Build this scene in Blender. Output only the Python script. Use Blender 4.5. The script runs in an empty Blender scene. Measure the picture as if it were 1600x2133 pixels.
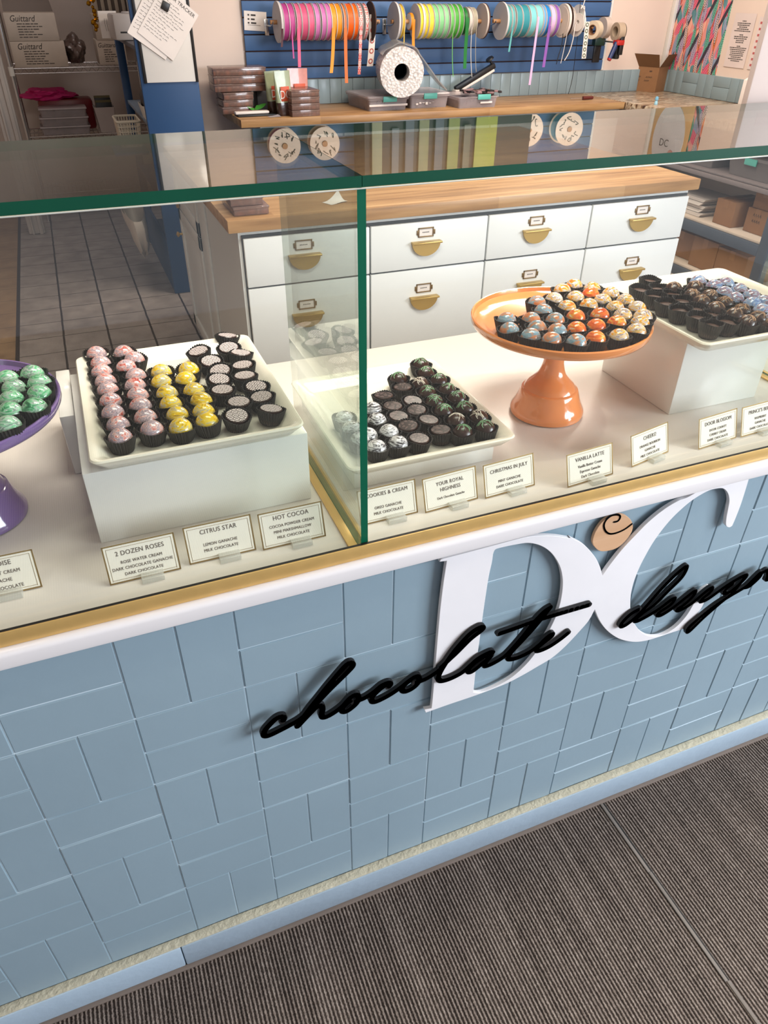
import bpy, bmesh, math, random
from mathutils import Vector, Matrix
random.seed(7)
PI = math.pi
sc = bpy.context.scene
COL = sc.collection

# ---------------------------------------------------------------- camera, world, lights, exposure
CAM = Vector((0.22616, -0.72730, 1.51926))
FPX = 1513.03
RM = [(0.92788, -0.37278, 0.00897), (-0.21189, -0.54689, -0.80995), (0.30684, 0.74963, -0.58643)]
cam = bpy.data.cameras.new('camera')
cam.sensor_fit = 'VERTICAL'; cam.sensor_height = 36.0; cam.lens = 36.0 * FPX / 2133.0
cam.clip_start = 0.02; cam.clip_end = 60
camo = bpy.data.objects.new('camera', cam); COL.objects.link(camo)
r0, r1, r2 = [Vector(r) for r in RM]
m = Matrix((( r0.x, -r1.x, -r2.x, CAM.x), (r0.y, -r1.y, -r2.y, CAM.y), (r0.z, -r1.z, -r2.z, CAM.z), (0, 0, 0, 1)))
camo.matrix_world = m
sc.camera = camo

def at(x, y, ax, v):
    """photo pixel -> point on the plane world[ax] = v"""
    a, b = (x - 800) / FPX, (y - 1066.5) / FPX
    d = r0 * a + r1 * b + r2
    t = (v - CAM[ax]) / d[ax]
    return CAM + d * t

sc.view_settings.view_transform = 'Standard'
sc.view_settings.look = 'None'
sc.view_settings.gamma = 1.0
sc.view_settings.use_curve_mapping = False
sc.view_settings.exposure = 0.14
sc.cycles.transparent_max_bounces = 24
sc.cycles.max_bounces = 8

w = bpy.data.worlds.new('world'); sc.world = w; w.use_nodes = True
w.node_tree.nodes['Background'].inputs[0].default_value = (0.74, 0.82, 1.0, 1)
w.node_tree.nodes['Background'].inputs[1].default_value = 0.42

def area(name, loc, target, sx, sy, power, color, spread=PI):
    l = bpy.data.lights.new(name, 'AREA'); l.shape = 'RECTANGLE'; l.size = sx; l.size_y = sy
    l.energy = power; l.color = color; l.spread = spread
    o = bpy.data.objects.new(name, l); COL.objects.link(o); o.location = loc
    o.rotation_euler = (Vector(target) - Vector(loc)).to_track_quat('-Z', 'Y').to_euler()
    return o
# daylight through the shop window behind the camera
area('window_daylight', (4.3, -2.8, 2.05), (1.1, 0, 0.75), 2.8, 1.3, 250, (0.84, 0.91, 1.0))
# fluorescent panels on the ceiling
area('ceiling_panel_light_front', (0.9, 0.35, 2.74), (0.9, 0.35, 0), 1.2, 0.6, 46, (1.0, 0.95, 0.86))
area('ceiling_panel_light_island', (2.3, 2.3, 2.74), (2.3, 2.3, 0), 1.2, 0.6, 52, (1.0, 0.90, 0.78))
area('ceiling_panel_light_wall', (3.2, 3.0, 2.74), (3.0, 3.4, 0), 1.2, 0.6, 34, (1.0, 0.86, 0.74))
area('ceiling_panel_light_store', (0.2, 5.2, 2.74), (0.2, 5.2, 0), 0.6, 0.6, 7, (1.0, 0.90, 0.86))

def spot(name, loc, target, power, ang=80):
    l = bpy.data.lights.new(name, 'SPOT'); l.energy = power; l.color = (1.0, 0.90, 0.76)
    l.spot_size = math.radians(ang); l.spot_blend = 0.5; l.shadow_soft_size = 0.03
    o = bpy.data.objects.new(name, l); COL.objects.link(o); o.location = loc
    o.rotation_euler = (Vector(target) - Vector(loc)).to_track_quat('-Z', 'Y').to_euler()
for lx, ly, pw in ((1.5, 0.1, 30), (2.2, -0.7, 24), (-0.4, -0.5, 16), (2.9, 0.9, 14)):
    spot('track_spot_light', (lx, ly, 2.62), (lx * 0.4 + 0.45, 0.25, 0.95), pw)

# ---------------------------------------------------------------- node helpers
def lin(c):
    return tuple((x / 12.92 if x <= 0.04045 else ((x + 0.055) / 1.055) ** 2.4) for x in [v / 255 for v in c]) + (1,)

MATS = {}
def mat(name, rgb, rough=0.5, metal=0.0, coat=0.0, spec=0.5, emit=None, noise=None, bump=None, alpha=None, sheen=0):
    """rgb in 0..255 sRGB; noise=(scale, amount) colour mottling; bump=(scale, strength)"""
    if name in MATS: return MATS[name]
    M = bpy.data.materials.new(name); M.use_nodes = True; MATS[name] = M
    nt = M.node_tree; b = nt.nodes['Principled BSDF']
    b.inputs['Base Color'].default_value = lin(rgb); b.inputs['Roughness'].default_value = rough
    b.inputs['Metallic'].default_value = metal; b.inputs['Coat Weight'].default_value = coat
    b.inputs['Coat Roughness'].default_value = 0.06
    b.inputs['Specular IOR Level'].default_value = spec
    if emit:
        b.inputs['Emission Color'].default_value = lin(rgb); b.inputs['Emission Strength'].default_value = emit
    tc = nt.nodes.new('ShaderNodeTexCoord')
    ns = noise or (6, 0.05)
    n = nt.nodes.new('ShaderNodeTexNoise'); n.inputs['Scale'].default_value = ns[0]; n.inputs['Detail'].default_value = 5
    nt.links.new(tc.outputs['Object'], n.inputs['Vector'])
    mr = nt.nodes.new('ShaderNodeMapRange'); mr.inputs[1].default_value = 0.25; mr.inputs[2].default_value = 0.75
    mr.inputs[3].default_value = 1 - ns[1]; mr.inputs[4].default_value = 1 + ns[1]
    nt.links.new(n.outputs['Fac'], mr.inputs[0])
    h = nt.nodes.new('ShaderNodeHueSaturation'); h.inputs['Color'].default_value = lin(rgb)
    nt.links.new(mr.outputs[0], h.inputs['Value']); nt.links.new(h.outputs[0], b.inputs['Base Color'])
    if alpha is not None: b.inputs['Alpha'].default_value = alpha
    if bump:
        n2 = nt.nodes.new('ShaderNodeTexNoise'); n2.inputs['Scale'].default_value = bump[0]; n2.inputs['Detail'].default_value = 4
        nt.links.new(tc.outputs['Object'], n2.inputs['Vector'])
        bp = nt.nodes.new('ShaderNodeBump'); bp.inputs['Strength'].default_value = bump[1]; bp.inputs['Distance'].default_value = 0.01
        nt.links.new(n2.outputs['Fac'], bp.inputs['Height']); nt.links.new(bp.outputs[0], b.inputs['Normal'])
    return M

def new_nt(name):
    M = bpy.data.materials.new(name); M.use_nodes = True; MATS[name] = M
    nt = M.node_tree; return M, nt, nt.nodes['Principled BSDF']

def mth(nt, op, a, b=None, c=None):
    n = nt.nodes.new('ShaderNodeMath'); n.operation = op
    for i, v in enumerate((a, b, c)):
        if v is None: continue
        if isinstance(v, (int, float)): n.inputs[i].default_value = v
        else: nt.links.new(v, n.inputs[i])
    return n.outputs[0]

def ramp(nt, fac, stops, mode='LINEAR'):
    n = nt.nodes.new('ShaderNodeValToRGB'); cr = n.color_ramp; cr.interpolation = mode
    while len(cr.elements) < len(stops): cr.elements.new(0.5)
    for e, (p, c) in zip(cr.elements, stops): e.position = p; e.color = lin(c)
    nt.links.new(fac, n.inputs[0]); return n.outputs[0]

def glass_mat(name, tint, base=0.04, rough=0.0, haze=0.0, hazecol=(230, 240, 230)):
    """a pane face: clear transmission with Schlick reflection, plus a little surface film"""
    M, nt, b = new_nt(name)
    out = nt.nodes['Material Output']
    g = nt.nodes.new('ShaderNodeNewGeometry')
    dt = nt.nodes.new('ShaderNodeVectorMath'); dt.operation = 'DOT_PRODUCT'
    nt.links.new(g.outputs['Normal'], dt.inputs[0]); nt.links.new(g.outputs['Incoming'], dt.inputs[1])
    c = mth(nt, 'SUBTRACT', 1.0, mth(nt, 'ABSOLUTE', dt.outputs['Value']))
    s = mth(nt, 'ADD', mth(nt, 'MULTIPLY', mth(nt, 'POWER', c, 5.0), 1 - base), base)
    tr = nt.nodes.new('ShaderNodeBsdfTransparent'); tr.inputs[0].default_value = tint + (1,)
    gl = nt.nodes.new('ShaderNodeBsdfGlossy'); gl.inputs['Roughness'].default_value = rough
    mx = nt.nodes.new('ShaderNodeMixShader'); nt.links.new(s, mx.inputs[0])
    nt.links.new(tr.outputs[0], mx.inputs[1]); nt.links.new(gl.outputs[0], mx.inputs[2])
    last = mx.outputs[0]
    if haze:
        tc = nt.nodes.new('ShaderNodeTexCoord'); n = nt.nodes.new('ShaderNodeTexNoise'); n.inputs['Scale'].default_value = 3.0; n.inputs['Detail'].default_value = 6
        nt.links.new(tc.outputs['Object'], n.inputs['Vector'])
        df = nt.nodes.new('ShaderNodeBsdfDiffuse'); df.inputs[0].default_value = lin(hazecol)
        m2 = nt.nodes.new('ShaderNodeMixShader'); nt.links.new(mth(nt, 'MULTIPLY', n.outputs['Fac'], haze * 2), m2.inputs[0])
        nt.links.new(last, m2.inputs[1]); nt.links.new(df.outputs[0], m2.inputs[2]); last = m2.outputs[0]
    nt.links.new(last, out.inputs[0]); nt.nodes.remove(b)
    return M

# ---------------------------------------------------------------- mesh helpers
class MB:
    def __init__(s): s.v = []; s.f = []; s.m = []; s.sm = []
    def add(s, verts, faces, mi=0, smooth=False, T=None):
        o = len(s.v)
        for p in verts: s.v.append(tuple(T @ Vector(p)) if T is not None else tuple(p))
        for f in faces: s.f.append([o + i for i in f]); s.m.append(mi); s.sm.append(smooth)
    def box(s, x0, x1, y0, y1, z0, z1, mi=0, T=None):
        v = [(x0, y0, z0), (x1, y0, z0), (x1, y1, z0), (x0, y1, z0), (x0, y0, z1), (x1, y0, z1), (x1, y1, z1), (x0, y1, z1)]
        s.add(v, [(0, 3, 2, 1), (4, 5, 6, 7), (0, 1, 5, 4), (1, 2, 6, 5), (2, 3, 7, 6), (3, 0, 4, 7)], mi, False, T)
    def bbox(s, x0, x1, y0, y1, z0, z1, b=0.003, mi=0, T=None):
        """bevelled box"""
        b = min(b, (x1 - x0) / 2.01, (y1 - y0) / 2.01, (z1 - z0) / 2.01)
        bm = bmesh.new(); bmesh.ops.create_cube(bm, size=1)
        for v in bm.verts: v.co = ((x0 + x1) / 2 + v.co.x * (x1 - x0), (y0 + y1) / 2 + v.co.y * (y1 - y0), (z0 + z1) / 2 + v.co.z * (z1 - z0))
        bmesh.ops.bevel(bm, geom=bm.edges[:], offset=b, segments=2, affect='EDGES', profile=0.5)
        bm.verts.index_update()
        s.add([v.co[:] for v in bm.verts], [[v.index for v in f.verts] for f in bm.faces], mi, False, T); bm.free()
    def lathe(s, prof, n=32, mi=0, T=None, smooth=True, cap0=False, cap1=False):
        v = []; f = []
        for (r, z) in prof:
            for k in range(n):
                a = 2 * PI * k / n; v.append((r * math.cos(a), r * math.sin(a), z))
        for i in range(len(prof) - 1):
            for k in range(n):
                k2 = (k + 1) % n; f.append((i * n + k, i * n + k2, (i + 1) * n + k2, (i + 1) * n + k))
        if cap0: f.append(tuple(reversed(range(n))))
        if cap1: f.append(tuple((len(prof) - 1) * n + k for k in range(n)))
        s.add(v, f, mi, smooth, T)
    def cyl(s, p0, p1, r0_, r1_=None, n=16, mi=0, smooth=True):
        r1_ = r0_ if r1_ is None else r1_
        p0 = Vector(p0); p1 = Vector(p1); d = p1 - p0
        T = Matrix.Translation(p0) @ d.to_track_quat('Z', 'Y').to_matrix().to_4x4()
        v = []; L = d.length
        for (r, z) in ((r0_, 0), (r1_, L)):
            for k in range(n): v.append((r * math.cos(2 * PI * k / n), r * math.sin(2 * PI * k / n), z))
        s.add(v, [(k, (k + 1) % n, n + (k + 1) % n, n + k) for k in range(n)], mi, smooth, T)
        s.add(v[:n], [tuple(reversed(range(n)))], mi, False, T); s.add(v[n:], [tuple(range(n))], mi, False, T)
    def tube(s, pts, r, n=8, mi=0):
        pts = [Vector(p) for p in pts]; rings = []
        up = Vector((0, 0, 1))
        for i, p in enumerate(pts):
            t = (pts[min(i + 1, len(pts) - 1)] - pts[max(i - 1, 0)]).normalized()
            if abs(t.dot(up)) > 0.95: up = Vector((1, 0, 0)) if abs(t.x) < 0.9 else Vector((0, 1, 0))
            a = t.cross(up).normalized(); b = t.cross(a).normalized()
            rings.append([p + a * r * math.cos(2 * PI * k / n) + b * r * math.sin(2 * PI * k / n) for k in range(n)])
        v = [q for rg in rings for q in rg]; f = []
        for i in range(len(pts) - 1):
            for k in range(n): f.append((i * n + k, i * n + (k + 1) % n, (i + 1) * n + (k + 1) % n, (i + 1) * n + k))
        f.append(tuple(range(n))); f.append(tuple(reversed(range((len(pts) - 1) * n, len(pts) * n))))
        s.add(v, f, mi, True)
    def strip(s, pts, wv, th=0.0006, mi=0):
        """ribbon: centre line pts, half width vector wv"""
        wv = Vector(wv); v = []; f = []
        for i, p in enumerate(pts):
            p = Vector(p); t = (Vector(pts[min(i + 1, len(pts) - 1)]) - Vector(pts[max(i - 1, 0)])).normalized()
            nn = t.cross(wv).normalized() * th
            v += [p - wv - nn, p + wv - nn, p + wv + nn, p - wv + nn]
        for i in range(len(pts) - 1):
            for k in range(4): f.append((i * 4 + k, i * 4 + (k + 1) % 4, i * 4 + 4 + (k + 1) % 4, i * 4 + 4 + k))
        f.append((3, 2, 1, 0)); o = (len(pts) - 1) * 4; f.append((o, o + 1, o + 2, o + 3))
        s.add(v, f, mi, False)
    def loft(s, rings, mi=0, smooth=True, cap0=True, cap1=True, T=None):
        n = len(rings[0]); v = [p for r in rings for p in r]; f = []
        for i in range(len(rings) - 1):
            for k in range(n): f.append((i * n + k, i * n + (k + 1) % n, (i + 1) * n + (k + 1) % n, (i + 1) * n + k))
        if cap0: f.append(tuple(reversed(range(n))))
        if cap1: f.append(tuple(range((len(rings) - 1) * n, len(rings) * n)))
        s.add(v, f, mi, smooth, T)
    def build(s, name, mats, parent=None):
        me = bpy.data.meshes.new(name); me.from_pydata(s.v, [], s.f); me.update()
        if not isinstance(mats, (list, tuple)): mats = [mats]
        for x in mats: me.materials.append(x)
        for p, mi, sm in zip(me.polygons, s.m, s.sm): p.material_index = mi; p.use_smooth = sm
        bm = bmesh.new(); bm.from_mesh(me); bmesh.ops.recalc_face_normals(bm, faces=bm.faces[:]); bm.to_mesh(me); bm.free()
        try: me.set_sharp_from_angle(angle=math.radians(38))
        except Exception: pass
        o = bpy.data.objects.new(name, me); COL.objects.link(o)
        if parent is not None: o.parent = parent
        return o

def tag(o, label=None, cat=None, group=None, kind=None):
    if label: o['label'] = label
    if cat: o['category'] = cat
    if group: o['group'] = group
    if kind: o['kind'] = kind
    return o
def thing(name, label, cat, loc=(0, 0, 0), rot=(0, 0, 0), group=None):
    o = bpy.data.objects.new(name, None); COL.objects.link(o); o.location = loc; o.rotation_euler = rot
    o.empty_display_size = 0.02
    return tag(o, label, cat, group)
def struct(o): o['kind'] = 'structure'; return o
def rrect(cx, cy, hx, hy, r, z, n=6):
    p = []
    for (sx, sy, a0) in ((1, 1, 0), (-1, 1, PI / 2), (-1, -1, PI), (1, -1, 1.5 * PI)):
        for k in range(n + 1):
            a = a0 + PI / 2 * k / n; p.append((cx + sx * (hx - r) + r * math.cos(a), cy + sy * (hy - r) + r * math.sin(a), z))
    return p
def catmull(P, sub=8, closed=False):
    out = []; n = len(P)
    rng = range(n if closed else n - 1)
    for i in rng:
        g = (lambda j: P[j % n]) if closed else (lambda j: P[max(0, min(n - 1, j))])
        p0, p1, p2, p3 = g(i - 1), g(i), g(i + 1), g(i + 2)
        for k in range(sub):
            t = k / sub
            out.append(tuple(0.5 * ((2 * b) + (c - a) * t + (2 * a - 5 * b + 4 * c - d) * t * t + (-a + 3 * b - 3 * c + d) * t ** 3) for a, b, c, d in zip(p0, p1, p2, p3)))
    if not closed: out.append(tuple(P[-1]))
    return out
def flat_shape(name, loops, thick, material, bevel=0.0):
    """filled outline (first loop) with holes, in local XY, extruded along Z; returns mesh data"""
    cu = bpy.data.curves.new(name, 'CURVE'); cu.dimensions = '2D'; cu.fill_mode = 'BOTH'; cu.extrude = thick / 2; cu.bevel_depth = bevel
    for lp in loops:
        sp = cu.splines.new('POLY'); sp.points.add(len(lp) - 1); sp.use_cyclic_u = True
        for q, p in zip(sp.points, lp): q.co = (p[0], p[1], 0, 1)
    o = bpy.data.objects.new(name, cu); COL.objects.link(o)
    me = bpy.data.meshes.new_from_object(o.evaluated_get(bpy.context.evaluated_depsgraph_get()))
    bpy.data.objects.remove(o); bpy.data.curves.remove(cu)
    me.materials.clear(); me.materials.append(material); me.name = name
    return me
def text_verts(txt, size, shear=0.0, spacing=1.0, extrude=0.00015):
    cu = bpy.data.curves.new('t', 'FONT'); cu.body = txt; cu.size = size; cu.align_x = 'CENTER'; cu.align_y = 'CENTER'
    cu.shear = shear; cu.space_character = spacing; cu.extrude = extrude; cu.resolution_u = 3
    o = bpy.data.objects.new('t', cu); COL.objects.link(o)
    me = bpy.data.meshes.new_from_object(o.evaluated_get(bpy.context.evaluated_depsgraph_get()))
    v = [tuple(x.co) for x in me.vertices]; f = [list(p.vertices) for p in me.polygons]
    bpy.data.objects.remove(o); bpy.data.curves.remove(cu); bpy.data.meshes.remove(me)
    return v, f
def add_text(mb, txt, size, T, sx=1.0, mi=0, **k):
    v, f = text_verts(txt, size, **k)
    mb.add([(a * sx, b, c) for a, b, c in v], f, mi, False, T)
# orientation taking local XY (text) to the XZ plane facing -Y
FACE_FRONT = Matrix.Rotation(PI / 2, 4, 'X')

# ---------------------------------------------------------------- materials for the shell
def carpet_mat():
    M, nt, b = new_nt('ribbed_carpet')
    tc = nt.nodes.new('ShaderNodeTexCoord'); sx = nt.nodes.new('ShaderNodeSeparateXYZ'); nt.links.new(tc.outputs['Object'], sx.inputs[0])
    n = nt.nodes.new('ShaderNodeTexNoise'); n.inputs['Scale'].default_value = 260; n.inputs['Detail'].default_value = 3
    nt.links.new(tc.outputs['Object'], n.inputs['Vector'])
    xx = mth(nt, 'ADD', sx.outputs[0], mth(nt, 'MULTIPLY', mth(nt, 'SUBTRACT', n.outputs['Fac'], 0.5), 0.0045))
    wv = mth(nt, 'SINE', mth(nt, 'MULTIPLY', xx, 2 * PI / 0.0074))
    h = mth(nt, 'ADD', mth(nt, 'MULTIPLY', wv, 0.5), 0.5)
    mp = nt.nodes.new('ShaderNodeMapping'); mp.inputs['Scale'].default_value = (300, 90, 1); nt.links.new(tc.outputs['Object'], mp.inputs[0])
    n2 = nt.nodes.new('ShaderNodeTexNoise'); n2.inputs['Scale'].default_value = 1.0; n2.inputs['Detail'].default_value = 3; nt.links.new(mp.outputs[0], n2.inputs['Vector'])
    mp3 = nt.nodes.new('ShaderNodeMapping'); mp3.inputs['Scale'].default_value = (60, 3, 1); nt.links.new(tc.outputs['Object'], mp3.inputs[0])
    n3 = nt.nodes.new('ShaderNodeTexNoise'); n3.inputs['Scale'].default_value = 1.0; n3.inputs['Detail'].default_value = 4; nt.links.new(mp3.outputs[0], n3.inputs['Vector'])
    loopn = mth(nt, 'MULTIPLY', h, mth(nt, 'ADD', mth(nt, 'MULTIPLY', n2.outputs['Fac'], 1.1), 0.35))
    f = mth(nt, 'ADD', mth(nt, 'MULTIPLY', loopn, 0.8), mth(nt, 'MULTIPLY', mth(nt, 'SUBTRACT', n3.outputs['Fac'], 0.5), 0.5))
    nt.links.new(ramp(nt, f, [(0.0, (40, 33, 29)), (0.3, (88, 76, 69)), (0.7, (142, 128, 118)), (1.0, (178, 164, 153))]), b.inputs['Base Color'])
    b.inputs['Roughness'].default_value = 0.95; b.inputs['Specular IOR Level'].default_value = 0.15
    bp = nt.nodes.new('ShaderNodeBump'); bp.inputs['Strength'].default_value = 0.8; bp.inputs['Distance'].default_value = 0.003
    nt.links.new(loopn, bp.inputs['Height']); nt.links.new(bp.outputs[0], b.inputs['Normal'])
    return M
def tilefloor_mat():
    M, nt, b = new_nt('floor_tiles')
    tc = nt.nodes.new('ShaderNodeTexCoord'); sx = nt.nodes.new('ShaderNodeSeparateXYZ'); nt.links.new(tc.outputs['Object'], sx.inputs[0])
    n = nt.nodes.new('ShaderNodeTexNoise'); n.inputs['Scale'].default_value = 14; nt.links.new(tc.outputs['Object'], n.inputs['Vector'])
    wob = mth(nt, 'MULTIPLY', mth(nt, 'SUBTRACT', n.outputs['Fac'], 0.5), 0.006)
    def edge(sock, off, per):
        u = mth(nt, 'MODULO', mth(nt, 'ADD', mth(nt, 'ADD', sock, off), wob), per)
        return mth(nt, 'MINIMUM', u, mth(nt, 'SUBTRACT', per, u))
    ex = edge(sx.outputs[0], 2.2335 * 1 - 2.0375 + 2.23, 0.2233)
    ey = edge(sx.outputs[1], 10 * 0.2205 - 3.093 + 2.2050 * 1, 0.2205)
    gx = mth(nt, 'LESS_THAN', ex, 0.0052); gy = mth(nt, 'LESS_THAN', ey, 0.0033)
    right = mth(nt, 'GREATER_THAN', sx.outputs[0], -0.196)
    line = mth(nt, 'LESS_THAN', mth(nt, 'ABSOLUTE', mth(nt, 'ADD', sx.outputs[0], 0.196)), 0.010)
    gx = mth(nt, 'MULTIPLY', gx, right)
    n2 = nt.nodes.new('ShaderNodeTexNoise'); n2.inputs['Scale'].default_value = 9; n2.inputs['Detail'].default_value = 7; nt.links.new(tc.outputs['Object'], n2.inputs['Vector'])
    tile = ramp(nt, n2.outputs['Fac'], [(0.25, (126, 117, 112)), (0.75, (162, 153, 147))])
    tan = ramp(nt, n2.outputs['Fac'], [(0.25, (124, 98, 70)), (0.75, (156, 128, 94))])
    mx = nt.nodes.new('ShaderNodeMix'); mx.data_type = 'RGBA'
    nt.links.new(right, mx.inputs[0]); nt.links.new(tan, mx.inputs[6]); nt.links.new(tile, mx.inputs[7])
    g = mth(nt, 'MAXIMUM', mth(nt, 'MAXIMUM', gx, line), mth(nt, 'MULTIPLY', gy, mth(nt, 'ADD', mth(nt, 'MULTIPLY', right, 0.4), 0.5)))
    m2 = nt.nodes.new('ShaderNodeMix'); m2.data_type = 'RGBA'
    nt.links.new(g, m2.inputs[0]); nt.links.new(mx.outputs[2], m2.inputs[6]); m2.inputs[7].default_value = lin((38, 28, 24))
    nt.links.new(m2.outputs[2], b.inputs['Base Color']); b.inputs['Roughness'].default_value = 0.42
    return M
def wood_mat(name, c0, c1, c2, axis=0, rough=0.4, plank=0.045):
    M, nt, b = new_nt(name)
    tc = nt.nodes.new('ShaderNodeTexCoord'); sx = nt.nodes.new('ShaderNodeSeparateXYZ'); nt.links.new(tc.outputs['Object'], sx.inputs[0])
    mp = nt.nodes.new('ShaderNodeMapping'); s = [38, 38, 38]; s[axis] = 3.0; mp.inputs['Scale'].default_value = s; nt.links.new(tc.outputs['Object'], mp.inputs[0])
    n = nt.nodes.new('ShaderNodeTexNoise'); n.inputs['Scale'].default_value = 1; n.inputs['Detail'].default_value = 6; nt.links.new(mp.outputs[0], n.inputs['Vector'])
    br = nt.nodes.new('ShaderNodeTexBrick'); br.inputs['Scale'].default_value = 1.0
    mp2 = nt.nodes.new('ShaderNodeMapping'); mp2.inputs['Scale'].default_value = (1, 1, 1)
    if axis == 1: mp2.inputs['Rotation'].default_value = (0, 0, PI / 2)
    nt.links.new(tc.outputs['Object'], mp2.inputs[0]); nt.links.new(mp2.outputs[0], br.inputs['Vector'])
    br.inputs['Brick Width'].default_value = 0.55; br.inputs['Row Height'].default_value = plank; br.inputs['Mortar Size'].default_value = 0.0004
    br.inputs['Color1'].default_value = (0.2, 0.2, 0.2, 1); br.inputs['Color2'].default_value = (0.8, 0.8, 0.8, 1); br.inputs['Mortar'].default_value = (0.1, 0.1, 0.1, 1)
    f = mth(nt, 'ADD', mth(nt, 'MULTIPLY', n.outputs['Fac'], 0.75), mth(nt, 'MULTIPLY', br.outputs['Color'], 0.28))
    nt.links.new(ramp(nt, f, [(0.25, c0), (0.52, c1), (0.8, c2)]), b.inputs['Base Color'])
    b.inputs['Roughness'].default_value = rough
    return M
def marble_mat():
    M, nt, b = new_nt('brown_veined_marble')
    tc = nt.nodes.new('ShaderNodeTexCoord')
    mp = nt.nodes.new('ShaderNodeMapping'); mp.inputs['Rotation'].default_value = (0, 0, 0.3); mp.inputs['Scale'].default_value = (3, 14, 8); nt.links.new(tc.outputs['Object'], mp.inputs[0])
    n = nt.nodes.new('ShaderNodeTexNoise'); n.inputs['Scale'].default_value = 1.2; n.inputs['Detail'].default_value = 9; n.inputs['Distortion'].default_value = 1.5; nt.links.new(mp.outputs[0], n.inputs['Vector'])
    nt.links.new(ramp(nt, n.outputs['Fac'], [(0.34, (74, 52, 40)), (0.42, (166, 134, 104)), (0.49, (222, 208, 184)), (0.54, (96, 72, 54)), (0.60, (206, 184, 156)), (0.72, (150, 116, 88))]), b.inputs['Base Color'])
    b.inputs['Roughness'].default_value = 0.3
    return M
def blobs_mat():
    """tropical leaf wallpaper: layers of pointed striped leaves on a pink ground"""
    M, nt, b = new_nt('leaf_wallpaper')
    tc = nt.nodes.new('ShaderNodeTexCoord'); sx = nt.nodes.new('ShaderNodeSeparateXYZ'); nt.links.new(tc.outputs['Object'], sx.inputs[0])
    Y, Z = sx.outputs[1], sx.outputs[2]
    col = None
    def layer(prev, ang, cw, ch, offy, offz, leafcol, stripecol, wid, ribs):
        u = mth(nt, 'ADD', mth(nt, 'MULTIPLY', Y, math.cos(ang)), mth(nt, 'MULTIPLY', Z, math.sin(ang)))
        v = mth(nt, 'SUBTRACT', mth(nt, 'MULTIPLY', Z, math.cos(ang)), mth(nt, 'MULTIPLY', Y, math.sin(ang)))
        u = mth(nt, 'SUBTRACT', mth(nt, 'FLOORED_MODULO', mth(nt, 'ADD', u, offy), cw), cw / 2)
        v = mth(nt, 'SUBTRACT', mth(nt, 'FLOORED_MODULO', mth(nt, 'ADD', v, offz), ch), ch / 2)
        t = mth(nt, 'DIVIDE', v, ch * 0.46)
        half = mth(nt, 'MULTIPLY', mth(nt, 'SUBTRACT', 1.0, mth(nt, 'MULTIPLY', t, t)), wid * 1.25)
        au = mth(nt, 'ABSOLUTE', u)
        ins = mth(nt, 'LESS_THAN', au, half)
        rim = mth(nt, 'GREATER_THAN', au, mth(nt, 'SUBTRACT', half, 0.0016))
        mid = mth(nt, 'LESS_THAN', au, 0.0012)
        if ribs: rb = mth(nt, 'LESS_THAN', mth(nt, 'FLOORED_MODULO', mth(nt, 'SUBTRACT', v, mth(nt, 'MULTIPLY', au, 1.2)), 0.013), 0.004)
        else: rb = mth(nt, 'LESS_THAN', mth(nt, 'ABSOLUTE', mth(nt, 'SUBTRACT', au, mth(nt, 'MULTIPLY', half, 0.5))), 0.0010)
        ln = mth(nt, 'MAXIMUM', mth(nt, 'MAXIMUM', rim, mid), rb)
        m1 = nt.nodes.new('ShaderNodeMix'); m1.data_type = 'RGBA'; nt.links.new(ln, m1.inputs[0]); m1.inputs[6].default_value = lin(leafcol); m1.inputs[7].default_value = lin(stripecol)
        m2 = nt.nodes.new('ShaderNodeMix'); m2.data_type = 'RGBA'; nt.links.new(ins, m2.inputs[0])
        if prev is None: m2.inputs[6].default_value = lin((226, 148, 140))
        else: nt.links.new(prev, m2.inputs[6])
        nt.links.new(m1.outputs[2], m2.inputs[7]); return m2.outputs[2]
    for a in ((0.10, 0.135, 0.21, 0.02, 0.03, (236, 178, 158), (214, 96, 70), 0.030, False), (0.28, 0.137, 0.23, 0.09, 0.12, (186, 84, 72), (226, 120, 100), 0.027, False),
              (-0.30, 0.139, 0.19, 0.05, 0.02, (60, 116, 130), (150, 200, 196), 0.018, False), (0.12, 0.141, 0.22, 0.12, 0.09, (150, 164, 188), (96, 110, 140), 0.017, False),
              (0.62, 0.142, 0.17, 0.01, 0.10, (212, 78, 112), (238, 170, 170), 0.024, False), (-0.08, 0.143, 0.18, 0.07, 0.15, (218, 126, 62), (180, 84, 40), 0.013, False),
              (0.05, 0.140, 0.20, 0.03, 0.07, (116, 190, 166), (40, 96, 84), 0.014, True), (0.10, 0.138, 0.21, 0.10, 0.18, (196, 178, 200), (90, 84, 120), 0.017, True),
              (0.45, 0.136, 0.24, 0.13, 0.05, (66, 58, 72), (40, 36, 48), 0.010, False), (-0.12, 0.144, 0.20, 0.015, 0.15, (232, 206, 200), (40, 34, 40), 0.012, True)):
        col = layer(col, *a)
    nt.links.new(col, b.inputs['Base Color']); b.inputs['Roughness'].default_value = 0.7
    return M

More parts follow.
